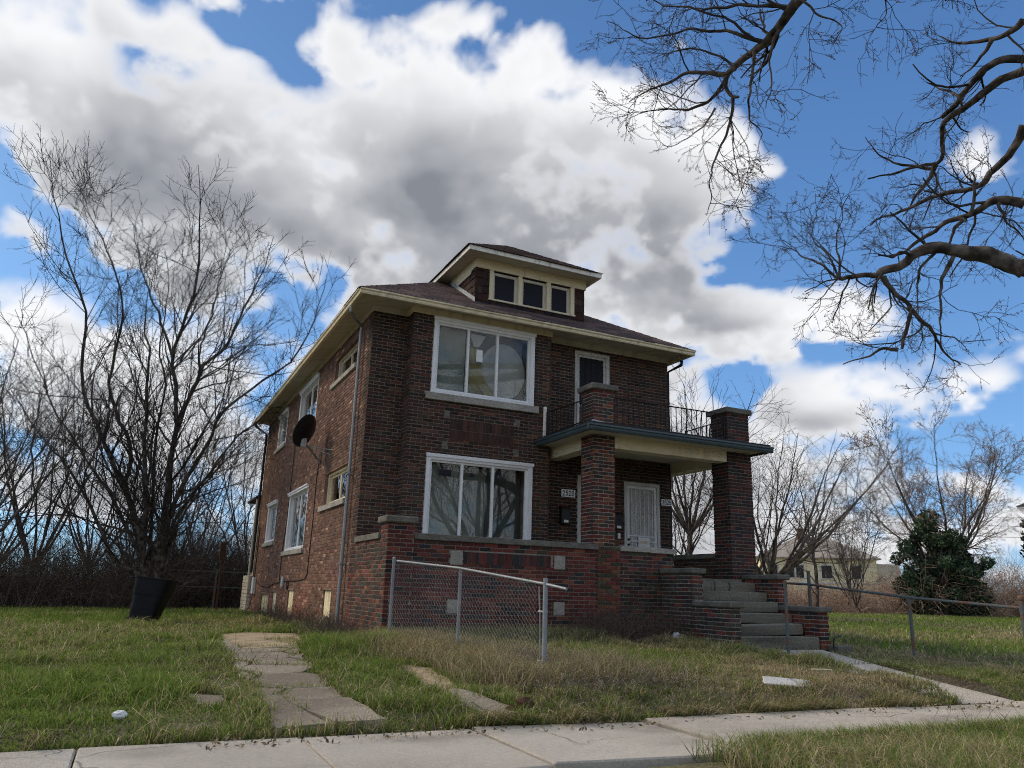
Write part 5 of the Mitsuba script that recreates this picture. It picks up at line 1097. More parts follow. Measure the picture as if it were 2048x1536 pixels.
# the street tree beyond the right edge of the frame, its limbs reaching in
LIMBS = [([(4.71, -9.40, 4.19), (4.49, -9.21, 4.33), (4.27, -9.02, 4.41), (4.03, -8.81, 4.51), (3.90, -8.67, 4.49), (3.89, -8.61, 4.41), (3.83, -8.51, 4.34), (3.75, -8.40, 4.28)], 0.12, 0.052),
         ([(3.75, -8.40, 4.28), (3.63, -8.26, 4.31), (3.53, -8.13, 4.31), (3.45, -8.04, 4.32)], 0.042, 0.03),
         ([(3.75, -8.40, 4.28), (3.92, -8.40, 4.09), (4.09, -8.41, 3.96), (4.11, -8.33, 3.75), (4.10, -8.22, 3.50)], 0.04, 0.024),
         ([(4.10, -8.22, 3.50), (3.95, -8.11, 3.49), (3.79, -7.99, 3.45), (3.65, -7.85, 3.35)], 0.028, 0.01),
         ([(4.10, -8.41, 3.96), (4.45, -8.41, 3.78), (4.72, -8.38, 3.56), (4.98, -8.38, 3.40)], 0.035, 0.012),
         ([(4.18, -8.98, 4.40), (4.15, -8.89, 4.14), (4.12, -8.80, 3.87), (4.12, -8.75, 3.71), (4.18, -8.70, 3.44)], 0.03, 0.008),
         ([(4.08, -8.85, 4.48), (4.01, -8.71, 4.27), (4.02, -8.61, 4.04), (4.06, -8.52, 3.83)], 0.022, 0.008),
         ([(3.45, -8.04, 4.32), (3.32, -7.89, 4.49), (3.19, -7.73, 4.69), (3.04, -7.57, 4.92)], 0.022, 0.006),
         ([(3.45, -8.05, 4.33), (3.34, -7.97, 4.63), (3.24, -7.90, 4.96), (3.16, -7.85, 5.29)], 0.018, 0.005),
         ([(3.46, -8.05, 4.33), (3.42, -8.09, 4.66), (3.42, -8.14, 4.96), (3.37, -8.17, 5.26)], 0.018, 0.005),
         ([(3.44, -8.03, 4.31), (3.35, -7.92, 4.20), (3.28, -7.82, 4.10), (3.24, -7.73, 3.99)], 0.012, 0.004),
         ([(5.39, -9.13, 5.28), (5.23, -8.92, 5.37), (5.13, -8.69, 5.29), (5.03, -8.53, 5.26), (4.94, -8.36, 5.21), (4.82, -8.08, 5.06), (4.65, -7.76, 4.95)], 0.068, 0.018),
         ([(5.00, -8.70, 5.22), (5.02, -8.82, 5.42), (4.99, -8.87, 5.55), (4.90, -8.90, 5.68)], 0.035, 0.01),
         ([(4.96, -8.67, 5.19), (4.92, -8.51, 5.00), (4.90, -8.44, 4.89)], 0.03, 0.015),
         ([(5.21, -8.95, 5.34), (5.28, -8.92, 5.14), (5.41, -8.94, 5.00), (5.50, -8.94, 4.86)], 0.025, 0.008),
         ([(5.45, -9.23, 6.31), (5.50, -9.03, 6.10), (5.48, -8.87, 5.97), (5.41, -8.64, 5.82), (5.24, -8.35, 5.77), (5.04, -8.06, 5.74), (4.88, -7.80, 5.65), (4.74, -7.51, 5.50)], 0.066, 0.016),
         ([(5.22, -8.72, 5.71), (5.01, -8.71, 5.74), (4.95, -8.73, 5.79)], 0.02, 0.01),
         ([(5.74, -9.18, 7.21), (5.63, -8.93, 7.17), (5.54, -8.64, 7.02), (5.45, -8.37, 6.89), (5.48, -8.18, 6.71), (5.57, -8.00, 6.49), (5.42, -7.79, 6.50), (5.28, -7.57, 6.47), (5.06, -7.26, 6.45)], 0.066, 0.016),
         ([(5.32, -8.14, 6.30), (5.31, -7.94, 6.11), (5.29, -7.74, 5.93), (5.27, -7.63, 5.83)], 0.045, 0.012),
         ([(5.40, -8.06, 6.31), (5.13, -7.78, 6.48), (4.96, -7.62, 6.67), (4.82, -7.51, 6.89)], 0.03, 0.008),
         ([(5.53, -9.31, 7.21), (5.45, -9.10, 7.29), (5.41, -8.93, 7.28), (5.43, -8.67, 7.16), (5.46, -8.45, 7.03), (5.46, -8.28, 6.95)], 0.064, 0.035),
         ([(5.35, -8.60, 7.02), (5.30, -8.42, 7.27), (5.22, -8.21, 7.46)], 0.03, 0.008),
         ([(5.27, -9.51, 7.54), (5.29, -9.27, 7.50), (5.21, -9.01, 7.60), (5.11, -8.76, 7.73), (5.03, -8.59, 7.89)], 0.05, 0.01),
         ([(5.23, -9.15, 7.52), (5.28, -8.94, 7.41), (5.30, -8.78, 7.34), (5.28, -8.65, 7.31)], 0.035, 0.01),
         ([(1.93, -9.43, 6.78), (1.92, -9.18, 6.76), (1.96, -8.95, 6.70), (1.96, -8.71, 6.65), (1.93, -8.47, 6.61), (1.91, -8.25, 6.57), (1.89, -8.08, 6.53)], 0.085, 0.04),
         ([(1.89, -8.08, 6.53), (1.75, -7.92, 6.61), (1.57, -7.70, 6.71), (1.38, -7.40, 6.65), (1.21, -7.08, 6.56)], 0.04, 0.008),
         ([(1.88, -8.07, 6.52), (1.86, -8.06, 6.36), (1.91, -8.10, 6.23), (1.95, -8.13, 6.22)], 0.035, 0.024),
         ([(1.94, -8.08, 6.25), (1.96, -7.97, 5.99), (1.93, -7.85, 5.75), (1.88, -7.75, 5.56), (1.93, -7.60, 5.16), (1.94, -7.53, 4.99)], 0.024, 0.006),
         ([(1.86, -8.05, 6.48), (1.83, -7.86, 6.35), (1.68, -7.63, 6.31), (1.48, -7.40, 6.40), (1.22, -7.02, 6.35)], 0.028, 0.006),
         ([(1.93, -8.46, 6.60), (1.91, -8.41, 6.35), (1.89, -8.35, 6.09), (1.92, -8.32, 5.88), (2.04, -8.36, 5.75), (2.07, -8.35, 5.61)], 0.026, 0.008),
         ([(1.96, -8.83, 6.65), (1.92, -8.76, 6.47), (1.91, -8.71, 6.31), (1.96, -8.67, 6.07), (1.93, -8.57, 5.81)], 0.024, 0.006),
         ([(1.96, -8.60, 6.63), (1.74, -8.38, 6.81), (1.47, -8.10, 6.97), (1.09, -7.66, 7.05), (0.71, -7.33, 7.39)], 0.03, 0.006),
         ([(1.91, -9.06, 6.72), (1.72, -8.80, 6.88), (1.47, -8.45, 7.01), (1.12, -8.02, 7.24), (0.76, -7.64, 7.60)], 0.028, 0.006),
         ([(1.89, -8.19, 6.52), (1.76, -8.09, 6.75), (1.51, -7.87, 6.88), (1.19, -7.51, 6.87)], 0.022, 0.005),
         ([(1.84, -9.24, 6.65), (1.99, -9.34, 6.51), (2.15, -9.43, 6.26), (2.04, -9.39, 6.07)], 0.018, 0.005),
         ([(1.86, -7.86, 6.22), (1.81, -7.63, 6.04), (1.69, -7.40, 5.93), (1.45, -7.13, 5.94)], 0.014, 0.004),
         ([(3.02, -9.30, 7.29), (3.11, -9.26, 7.02), (3.01, -9.16, 6.85), (2.98, -9.11, 6.74)], 0.012, 0.004)]
tk = np.array([9.3, -10.3])
tz = -0.5
root = np.array([tk[0], tk[1], tz])
crotch = np.array([8.6, -10.0, 3.4]); crotch2 = np.array([9.0, -10.4, 8.5])
trunk_m = [([root, root + [0, 0, 1.6], crotch], 0.42, 0.33), ([crotch, crotch + [0.2, -0.1, 2.4], crotch2], 0.30, 0.20)]
lm = []
for (pts, r0, r1) in LIMBS:
    lm.append((pts, r0 * 0.82, min(r1 * 0.6, 0.03) if r1 < 0.03 else r1 * 0.8))
links = []
for q in range(len(LIMBS)):
    p = np.array(LIMBS[q][0][0]); r0 = LIMBS[q][1]
    if r0 >= 0.069:
        src = crotch if p[2] < 5.2 else crotch2
        mid = src * 0.45 + p * 0.55 + np.array([0.15, -0.1, 0.35])
        links.append(([src, mid, p], r0 * 1.4, r0 * 0.83))
links.append(([crotch2, np.array([6.15, -12.88, 8.26]), np.array([2.43, -10.96, 8.43]), np.array(LIMBS[24][0][0])], 0.18, 0.086))
tree('street_tree', 'old bare street tree whose budding limbs reach in from the upper right', trunk_m + links + lm, [
    dict(per_m=4.2, n_max=10, t0=0.08, t1=1.0, ang=(28, 75), lr=(0.45, 1.15), K=6, wander=0.22, trop=(-0.03, 0.0, 0.02), rmin=0.0045, base_len=1.0, rfac=0.5),
    dict(per_m=8.0, n_max=9, t0=0.10, t1=1.0, ang=(25, 65), lr=(0.4, 0.9), K=5, wander=0.20, trop=(0, 0, 0.0), rmin=0.0034, base_len=0.66),
    dict(per_m=11.0, n_max=6, t0=0.12, t1=1.0, ang=(25, 60), lr=(0.5, 1.0), K=3, wander=0.22, trop=(0, 0, 0.02), rmin=0.0026, base_len=0.32)],
    31, buds=(0.011, 15000, (0.09, 0.06, 0.045), (0.24, 0.17, 0.12)), S0=12, kmain=30)

# the many-stemmed tree behind the bin
STEMS = [([(-2.98, 13.17, 0.45), (-3.32, 13.05, 1.23), (-3.41, 12.65, 2.45), (-3.56, 12.28, 3.70), (-3.78, 11.94, 4.92), (-3.94, 11.42, 6.58), (-3.97, 11.14, 7.39), (-4.26, 10.94, 8.31), (-4.28, 10.53, 9.47)], 0.17, 0.02),
         ([(-2.81, 13.09, 0.45), (-2.87, 12.80, 1.50), (-2.88, 12.52, 2.48), (-2.93, 12.24, 3.50), (-2.94, 11.81, 4.99), (-3.12, 11.44, 6.51), (-3.37, 11.30, 7.37), (-3.21, 11.00, 8.14), (-3.04, 10.57, 9.32), (-3.03, 10.30, 10.21), (-3.18, 9.94, 11.64), (-3.42, 9.61, 13.15)], 0.18, 0.012),
         ([(-3.34, 11.29, 7.37), (-3.76, 11.10, 8.29), (-4.23, 10.96, 9.14), (-4.65, 10.74, 10.13), (-4.96, 10.48, 11.11)], 0.07, 0.012),
         ([(-2.71, 13.02, 0.53), (-2.76, 12.54, 2.00), (-2.51, 11.92, 3.50), (-1.97, 11.20, 4.84), (-1.86, 10.98, 5.34), (-1.08, 10.24, 6.40), (-0.32, 9.65, 7.01), (0.24, 9.08, 7.90), (0.56, 8.25, 9.89)], 0.13, 0.012),
         ([(-2.64, 12.90, 0.83), (-2.54, 12.49, 2.52), (-2.21, 12.19, 3.18), (-1.72, 11.79, 4.07), (-1.21, 11.36, 5.00), (-0.33, 10.77, 5.96), (0.43, 10.26, 6.78)], 0.1, 0.012),
         ([(-3.13, 13.22, 0.52), (-3.66, 12.72, 2.46), (-4.17, 12.58, 3.43), (-4.91, 12.40, 4.78), (-5.51, 12.27, 5.82), (-5.76, 12.02, 6.77), (-5.88, 11.50, 8.26), (-6.70, 11.14, 10.16), (-7.47, 10.50, 12.71)], 0.14, 0.01),
         ([(-4.17, 12.84, 3.46), (-4.06, 12.55, 4.25), (-4.23, 12.45, 4.86), (-4.73, 12.44, 5.69), (-5.01, 12.28, 6.67), (-4.95, 11.99, 7.53), (-4.90, 11.70, 8.43), (-5.21, 11.49, 9.63), (-5.89, 11.42, 10.96), (-6.78, 11.44, 12.28)], 0.1, 0.01),
         ([(-2.94, 11.81, 4.99), (-2.76, 11.40, 5.94), (-2.55, 11.05, 6.69), (-2.48, 10.92, 6.99), (-1.87, 10.36, 7.80), (-1.50, 9.75, 9.10), (-1.32, 9.50, 9.58), (-1.06, 8.91, 11.00)], 0.11, 0.012),
         ([(-3.32, 13.22, 0.81), (-4.04, 13.25, 1.20), (-4.88, 12.83, 2.64), (-5.87, 12.49, 4.02), (-6.63, 12.35, 4.77), (-7.68, 11.92, 6.30)], 0.11, 0.015),
         ([(-3.11, 13.12, 0.82), (-3.86, 13.23, 2.16), (-4.48, 13.33, 3.21), (-5.56, 13.60, 4.56), (-6.65, 13.84, 6.09), (-7.49, 13.90, 7.80), (-8.09, 13.98, 8.90)], 0.1, 0.012),
         ([(-2.68, 12.78, 1.28), (-2.39, 12.70, 2.52), (-1.96, 12.56, 3.49), (-1.08, 12.28, 4.83), (-0.29, 12.01, 5.88)], 0.08, 0.012),
         ([(-2.45, 10.92, 6.80), (-2.60, 10.78, 7.58), (-2.45, 10.47, 8.49), (-2.34, 10.09, 9.71), (-1.98, 9.54, 11.09)], 0.05, 0.01),
         ([(-3.09, 13.55, 1.28), (-3.27, 13.19, 3.13), (-3.44, 12.83, 4.99), (-3.40, 12.44, 6.56), (-3.77, 12.24, 8.13), (-3.73, 11.92, 9.40), (-4.03, 11.68, 10.98)], 0.09, 0.012)]
tree('spreading_tree', 'big bare many-stemmed tree behind the black bin', [(a_, b_ * 0.68, min(c_, 0.008)) for a_, b_, c_ in STEMS], [
    dict(per_m=2.7, n_max=36, t0=0.05, t1=0.98, ang=(25, 65), lr=(1.4, 3.8), K=8, wander=0.10, trop=(0, 0, 0.050), rmin=0.009, base_len=1.0, rfac=0.5),
    dict(per_m=3.2, n_max=12, t0=0.10, t1=0.98, ang=(25, 60), lr=(0.7, 1.7), K=5, wander=0.12, trop=(0, 0, 0.06), rmin=0.0075, base_len=1.0),
    dict(per_m=5.0, n_max=8, t0=0.12, t1=1.0, ang=(25, 60), lr=(0.25, 0.75), K=3, wander=0.13, trop=(0, 0, 0.08), rmin=0.0056, base_len=1.0)],
    17, buds=(0.016, 14000, (0.05, 0.045, 0.03), (0.13, 0.11, 0.07)), S0=9, kmain=24)


def bare(key, label, x, y, h, spread, nst, r, seed, group=None, bark=BARK, lean=(0, 0), fork=0.25, dens=1.0, buds=None, zb=None, twig=1.0, k0=1.0):
    """A bare tree whose trunk forks into nst upright stems."""
    rng = np.random.default_rng(seed); z0 = zt(x, y) - 0.1 if zb is None else zb
    base = np.array([x, y, z0]); fz = h * fork
    fork_p = base + np.array([lean[0] * fork, lean[1] * fork, fz])
    r = r * 0.72; nst = int(nst * 1.5)
    mains = [([base, base * 0.5 + fork_p * 0.5 + rng.normal(size=3) * 0.05, fork_p], r, r * 0.8)]
    for q in range(nst):
        a = 2 * np.pi * (q + rng.uniform(0, 0.7)) / nst; sp = spread * rng.uniform(0.4, 1.0); top = h * rng.uniform(0.78, 1.0) - (sp / spread) * 0.12 * h
        e = base + np.array([lean[0] + math.cos(a) * sp, lean[1] + math.sin(a) * sp, top])
        m1 = fork_p + (e - fork_p) * 0.33 + np.array([math.cos(a), math.sin(a), 0]) * sp * 0.12 + rng.normal(size=3) * 0.08 * h / 8
        m2 = fork_p + (e - fork_p) * 0.68 + np.array([math.cos(a), math.sin(a), 0]) * sp * 0.08 + rng.normal(size=3) * 0.08 * h / 8
        mains.append(([fork_p, m1, m2, e], r * (0.72 if q == 0 else 0.55), 0.010))
    s = h / 9.0
    return tree(key, label, mains, [
        dict(per_m=1.7 * dens / s, n_max=int(17 * dens) + 1, t0=0.10, t1=1.0, ang=(22, 55), lr=(0.14 * k0 * h, 0.34 * k0 * h), K=6, wander=0.13, trop=(0, 0, 0.03), rmin=0.010 * twig, base_len=1.0, rfac=0.5),
        dict(per_m=2.5 * dens / s, n_max=8, t0=0.12, t1=1.0, ang=(24, 52), lr=(0.07 * h, 0.16 * h), K=4, wander=0.15, trop=(0, 0, 0.03), rmin=0.0072 * twig, base_len=1.0),
        dict(per_m=3.6 * dens / s, n_max=5, t0=0.15, t1=1.0, ang=(24, 52), lr=(0.03 * h, 0.075 * h), K=2, wander=0.12, trop=(0, 0, 0.05), rmin=0.0060 * twig, base_len=1.0)],
        seed, group, bark=bark, buds=buds, S0=6, kmain=14)


GB = ((0.055, 0.046, 0.040), (0.13, 0.108, 0.092))
bare('bare_tree', 'bare tree rising behind the right end of the balcony railing', 15.6, 10.3, 10.3, 3.4, 6, 0.16, 101, bark=GB, fork=0.30)
bare('bare_tree', 'grey many-limbed bare tree leaning right beside the dark porch pillar', 16.3, 7.2, 7.9, 3.6, 7, 0.17, 102, bark=GB, lean=(1.4, -0.6), fork=0.16)
bare('bare_tree', 'thin bare tree in front of the yellow house', 22.9, 11.2, 8.2, 2.2, 4, 0.11, 103, bark=GB, fork=0.35)
bare('bare_tree', 'wide vase-shaped tree with tan buds above the evergreen bush', 32.0, 11.6, 9.8, 5.4, 8, 0.17, 104, bark=((0.07, 0.058, 0.050), (0.15, 0.125, 0.105)), fork=0.24, buds=(0.036, 16000, (0.26, 0.18, 0.13), (0.50, 0.37, 0.28)), dens=1.5, twig=1.0)
bare('bare_tree', 'slender bare tree between the yellow house and the evergreen bush', 26.7, 12.8, 7.0, 2.0, 5, 0.07, 105, bark=GB, fork=0.1)
bare('bare_tree', 'pale bare tree farther back left of the yellow house', 22.4, 14.4, 9.0, 3.2, 6, 0.11, 106, bark=GB, fork=0.15)
bare('bare_tree', 'low bare sapling by the far right end of the brush', 41.5, 9.5, 5.2, 2.4, 7, 0.06, 107, bark=((0.09, 0.07, 0.065), (0.17, 0.14, 0.125)), fork=0.05, twig=1.4)
bare('bare_tree', 'small bare tree in front of the yellow house with a thin crooked stem', 24.6, 10.6, 5.2, 1.7, 5, 0.05, 108, bark=GB, fork=0.08)
bare('bare_tree', 'bare tree deep behind the porch seen under its roof', 19.0, 15.5, 8.2, 3.4, 6, 0.13, 114, bark=GB, fork=0.2)
DKB = ((0.032, 0.028, 0.025), (0.085, 0.070, 0.060))
for (x, y, h, sp, n, r, sd, lab) in ((-8.3, 12.8, 8.6, 3.6, 6, 0.14, 111, 'dark bare tree at the left edge of the photograph'),
                                     (-6.6, 17.4, 8.8, 3.6, 6, 0.12, 112, 'bare tree in the thicket left of the many-stemmed tree'),
                                     (0.9, 21.8, 9.4, 3.4, 6, 0.12, 113, 'bare tree close behind the rear corner of the house'),
                                     (-2.0, 23.0, 8.4, 3.4, 6, 0.11, 115, 'thin bare tree farther back between the big tree and the house'),
                                     (-10.5, 19.0, 9.0, 4.0, 7, 0.13, 116, 'far bare tree in the left thicket, half out of the photograph'),
                                     (-5.2, 24.5, 9.6, 3.6, 7, 0.12, 118, 'bare tree deep in the thicket between the far left tree and the big tree'),
                                     (-13.0, 15.5, 7.4, 3.6, 7, 0.11, 119, 'dark bare tree outside the left edge with branches reaching in'),
                                     (-8.4, 22.5, 9.4, 3.8, 7, 0.12, 120, 'bare tree behind the dark tree at the left edge'),
                                     (-0.6, 28.0, 9.5, 3.6, 7, 0.12, 122, 'farthest bare tree in the gap left of the house'),
                                     (-3.6, 18.6, 7.6, 3.2, 6, 0.10, 117, 'low bare tree right behind the many-stemmed tree')):
    bare('thicket_tree', lab, x, y, h, sp, n, r, sd, bark=DKB, fork=0.14, k0=1.1)
# the tree across the street that the window panes mirror
bare('street_tree', 'bare tree across the street, seen only as a reflection in the panes', 13.0, -25.5, 14.0, 5.5, 5, 0.45, 121, fork=0.21)


def canes(x, y, n, rng, h, spread, r, K=5, droop=0.10):
    """Arching dead canes: (P, R)."""
    i = rng.integers(0, len(x), n)
    p = np.stack([x[i] + rng.normal(0, 0.25, n), y[i] + rng.normal(0, 0.25, n), np.zeros(n)], -1); p[:, 2] = terrain(p[:, 0], p[:, 1]) - 0.03
    a = rng.uniform(0, 2 * np.pi, n); d = np.stack([np.cos(a) * spread, np.sin(a) * spread, np.ones(n)], -1) * 1.0
    d += rng.normal(0, 0.25, (n, 3)); d /= np.linalg.norm(d, axis=1, keepdims=True)
    ln = (h[i] if np.ndim(h) else h) * rng.uniform(0.35, 1.0, n)
    P = np.empty((n, K + 1, 3)); P[:, 0] = p
    for s in range(K):
        d = d + rng.normal(0, 0.16, (n, 3)) + np.array([0, 0, -droop]) * s; d /= np.linalg.norm(d, axis=1, keepdims=True)
        P[:, s + 1] = P[:, s] + d * (ln / K)[:, None]
    P[..., 2] = np.maximum(P[..., 2], terrain(P[..., 0], P[..., 1]) + 0.01)
    R = r * rng.uniform(0.6, 1.3, (n, 1)) * (1 - 0.6 * np.linspace(0, 1, K + 1)[None])
    return P, R


def brush(key, label, x, y, n, seed, h, r, lo, hi, spread=0.6, droop=0.10, twigs=3.0, cat_='brush'):
    rng = np.random.default_rng(seed); P, R = canes(x, y, n, rng, h, spread, r, droop=droop)
    P2, R2 = sprout(P, R, twigs, 6, 0.2, 1.0, (25, 70), (0.25, 0.6), 3, 0.2, (0, 0, 0.02), rng, r * 0.45, base_len=float(np.mean(h)) * 0.35)
    ms = [tubes(P, R, 3), tubes(P2, R2, 3)]; cs = [tints(ms[0], lo, hi, rng, 3 * P.shape[1]), tints(ms[1], lo, hi, rng, 3 * P2.shape[1])]
    key = thing(key, label, cat_, kind='stuff')
    scene[key] = mikit.ply(cat(ms), 'm_twig', color=np.vstack(cs))


rng = np.random.default_rng(77)
u = rng.uniform(0, 1, 900); w = rng.uniform(0, 1, 900)
brush('brush', 'dark leafless undergrowth along the back of the left lawn', -22 + 19.5 * u + 1.0 * w, 12.4 + 7.5 * w + np.abs(u - 0.55) * 3, 6500, 1, 3.4, 0.009, (0.040, 0.032, 0.027), (0.15, 0.12, 0.095), 0.5, 0.06, 2.4)
brush('brush', 'dark leafless undergrowth behind the drive and the rear of the house', -3.5 + 5.5 * u, 17.5 + 6 * w, 3200, 2, 4.2, 0.009, (0.040, 0.032, 0.027), (0.14, 0.11, 0.088), 0.45, 0.05, 2.4)
bl = np.array([14.0, 17.2]); br = np.array([46.0, 3.2])
brush('brush', 'tan tangle of dead canes along the far side of the sunny right lot', bl[0] + (br[0] - bl[0]) * u + 3.0 * w, bl[1] + (br[1] - bl[1]) * u + 4.5 * w, 9500, 3, np.where(u < 0.45, 2.3, 3.7), 0.010, (0.26, 0.18, 0.135), (0.60, 0.45, 0.34), 0.75, 0.13, 2.6)
brush('brush', 'higher reddish thicket of thin stems behind the tan canes', bl[0] + (br[0] - bl[0]) * (0.50 + 0.5 * u) + 5.0 + 3.0 * w, bl[1] + (br[1] - bl[1]) * (0.50 + 0.5 * u) + 5 + 5 * w, 1300, 4, 4.2, 0.012, (0.18, 0.13, 0.11), (0.36, 0.28, 0.23), 0.35, 0.03, 1.6)

# evergreen bush
rng = np.random.default_rng(8)
n = 24000
c0 = np.array([30.2, 10.55, 1.15])
lob = [(0, 0, 1.3, 1.1), (-0.9, 0.35, 1.0, 0.9), (0.9, -0.4, 1.1, 0.9), (0.2, -0.1, -0.5, 1.4), (-1.0, 0.4, -0.2, 1.1), (1.2, -0.5, -0.2, 1.1), (0.1, 0.0, 2.3, 0.8)]
for q in range(34):
    t_ = rng.uniform(0, 2 * np.pi); h_ = rng.uniform(-0.4, 3.5); rr = (1.75 if h_ < 1.6 else 1.75 - 0.75 * (h_ - 1.6)) * rng.uniform(0.7, 1.12)
    lob.append((rr * math.cos(t_), rr * math.sin(t_), h_, rng.uniform(0.28, 0.62)))
lob = np.array(lob)
li = rng.choice(len(lob), n, p=lob[:, 3] ** 2 / (lob[:, 3] ** 2).sum())
dv = rng.normal(size=(n, 3)); dv /= np.linalg.norm(dv, axis=1, keepdims=True)
rad = lob[li, 3] * (1 - 0.45 * rng.uniform(0, 1, n) ** 2.2) * (0.50 + 0.75 * meshkit.fbm(dv * 3.1 + li[:, None] * 3.3, 3, 6)) * 0.92
pc = c0 + lob[li, :3] + dv * rad[:, None] * np.array([1, 1, 0.95])
li = li[pc[:, 2] > 0.1]; pc = pc[pc[:, 2] > 0.1]; n = len(pc)
def leaf_quads(pc, size, rng, up=0.3):
    n = len(pc); d = rng.normal(size=(n, 3)) + np.array([0, 0, up]); d /= np.linalg.norm(d, axis=1, keepdims=True)
    e = np.cross(d, rng.normal(size=(n, 3))); e /= np.linalg.norm(e, axis=1, keepdims=True)
    s = (size * rng.uniform(0.6, 1.3, n))[:, None]
    V = np.stack([pc - d * s, pc + e * s * 0.45, pc + d * s, pc - e * s * 0.45], 1)
    return trimesh.Trimesh(V.reshape(-1, 3), (np.array([[0, 1, 2], [0, 2, 3]])[None] + 4 * np.arange(n)[:, None, None]).reshape(-1, 3), process=False)
k = thing('evergreen_bush', 'big dark evergreen bush beyond the right lot', 'bush')
lt = rng.uniform(0.3, 1.5, len(lob))
lc = (np.array([0.024, 0.048, 0.026]) + np.array([0.075, 0.110, 0.050]) * (rng.uniform(0, 1, (n, 1)) ** 2)) * lt[li][:, None]
add(k + '__foliage', leaf_quads(pc, 0.085, rng), 'm_leaf', color=np.repeat(lc, 4, axis=0))
st = [np.array([[c0, c0 + lob[q, :3] * 0.5 + rng.normal(size=3) * 0.1, c0 + lob[q, :3]]]) for q in range(len(lob))]
add(k + '__trunk', tubes(np.concatenate(st), np.tile(np.array([[0.10, 0.07, 0.03]]), (len(lob), 1)), 6), 'm_bark')
# a leafy tree at the right edge
k = thing('leafy_tree', 'dark leafy tree just entering at the right edge of the photograph', 'tree')
ctr = np.array([39.6, 10.4, 4.0]); dv = rng.normal(size=(2600, 3)); dv /= np.linalg.norm(dv, axis=1, keepdims=True)
pc = ctr + dv * (1.75 * rng.uniform(0.35, 1, 2600) ** 0.5 * (0.7 + 0.6 * meshkit.fbm(dv * 2, 3, 2)))[:, None]
add(k + '__crown', leaf_quads(pc, 0.17, rng), 'm_leaf', color=np.repeat(np.array([0.030, 0.035, 0.022]) + 0.03 * rng.uniform(0, 1, (2600, 1)), 4, axis=0))
add(k + '__trunk', tubes(np.array([[(39.6, 10.4, -0.2), (39.7, 10.4, 2), (39.6, 10.4, 4.2)]]), np.array([[0.14, 0.1, 0.05]]), 7), 'm_bark')

# ---------------------------------------------------------------- far houses
k = thing('yellow_house', 'far pale yellow two-storey house behind the brush', 'house')
fo = np.array([70.76, 56.22]); ang = math.radians(38)
M = trimesh.transformations.translation_matrix((fo[0], fo[1], 0.0)) @ trimesh.transformations.rotation_matrix(-ang, Z)
def pl(m): return m.apply_transform(M)
hw_ = 6.6; fd = 9.0; ez = 5.6
add(k + '__wall', pl(bx(-hw_, hw_, 0, fd, -0.5, ez, 0)), 'm_house_y')
rfm = add(k + '__roof', pl(hull([(-hw_ - 0.5, -0.5, ez), (hw_ + 0.5, -0.5, ez), (hw_ + 0.5, fd + 0.5, ez), (-hw_ - 0.5, fd + 0.5, ez), (-hw_ - 0.5, -0.5, ez + 0.12), (hw_ + 0.5, -0.5, ez + 0.12), (hw_ + 0.5, fd + 0.5, ez + 0.12), (-hw_ - 0.5, fd + 0.5, ez + 0.12), (-hw_ + 5.0, fd / 2, ez + 2.9), (hw_ - 5.0, fd / 2, ez + 2.9)])), 'm_roof_far')
add(rfm + '__chimney', pl(bx(-1.6, -0.8, 3.6, 4.4, ez + 1.8, ez + 3.9, 0.02)), 'm_rust')
for (a, b, c, d) in ((-5.6, -4.6, 3.3, 4.8), (-3.6, -2.7, 3.3, 4.8), (-2.5, -1.6, 3.3, 4.8), (0.4, 1.6, 3.3, 4.8), (3.8, 4.8, 3.3, 4.8), (-5.4, -3.6, 0.6, 2.2), (-1.2, 0.6, 0.5, 2.2), (3.0, 4.6, 0.5, 2.2)):
    n_ = add(k + '__window', pl(frame_bars((a - 0.1, b + 0.1, c - 0.1, d + 0.1), (0.12, 0.12, 0.12, 0.12), -0.06, -0.003)), 'm_white_old')
    add(n_ + '__pane', pl(bx(a, b, -0.03, -0.004, c, d, 0)), 'm_dark')
add(k + '__band', pl(bx(-hw_ - 0.05, hw_ + 0.05, -0.08, -0.003, 2.65, 2.85, 0.01)), 'm_white_old')
add(k + '__side_wing', pl(bx(hw_ + 0.01, hw_ + 3.0, 2.0, fd - 1.0, -0.5, 5.2, 0)), 'm_cream_dull')
k = thing('neighbour_house', 'neighbouring house whose roof corner shows at the right edge', 'house')
nx_, ny_ = 32.61, 8.18
add(k + '__wall', bx(nx_ + 0.55, nx_ + 7.5, ny_ - 12, ny_ - 0.45, -0.5, 5.0, 0), 'm_mortar')
add(k + '__soffit', bx(nx_, nx_ + 8.0, ny_ - 12.5, ny_, 5.0, 5.10, 0.01), 'm_white')
add(k + '__roof', hull([(nx_ - 0.05, ny_ + 0.05, 5.105), (nx_ + 8.05, ny_ + 0.05, 5.105), (nx_ + 8.05, ny_ - 12.5, 5.105), (nx_ - 0.05, ny_ - 12.5, 5.105), (nx_ + 4, ny_ - 4, 7.4), (nx_ + 4, ny_ - 8.5, 7.4)]), 'm_dark')
k = thing('utility_wires', 'thin utility wires crossing low behind the right lot', 'wire')
for (z, y) in ((5.6, 22.0), (5.1, 22.0), (4.5, 22.4)):
    add(k + '__wire', pipe([(28 + 9 * q, y - 5.2 * q, z + 0.5 * (q - 2) ** 2 * 0.12) for q in range(5)], 0.012, 4), 'm_black')
k = thing('service_wire', 'dark wire running low through the trees to the rear of the house', 'wire')
add(k + '__wire', pipe([(-18, 16.5, 3.5), (-9, 15.6, 2.75), (-4, 15.1, 2.55), (0.2, 14.6, 2.7)], 0.012, 4), 'm_black')

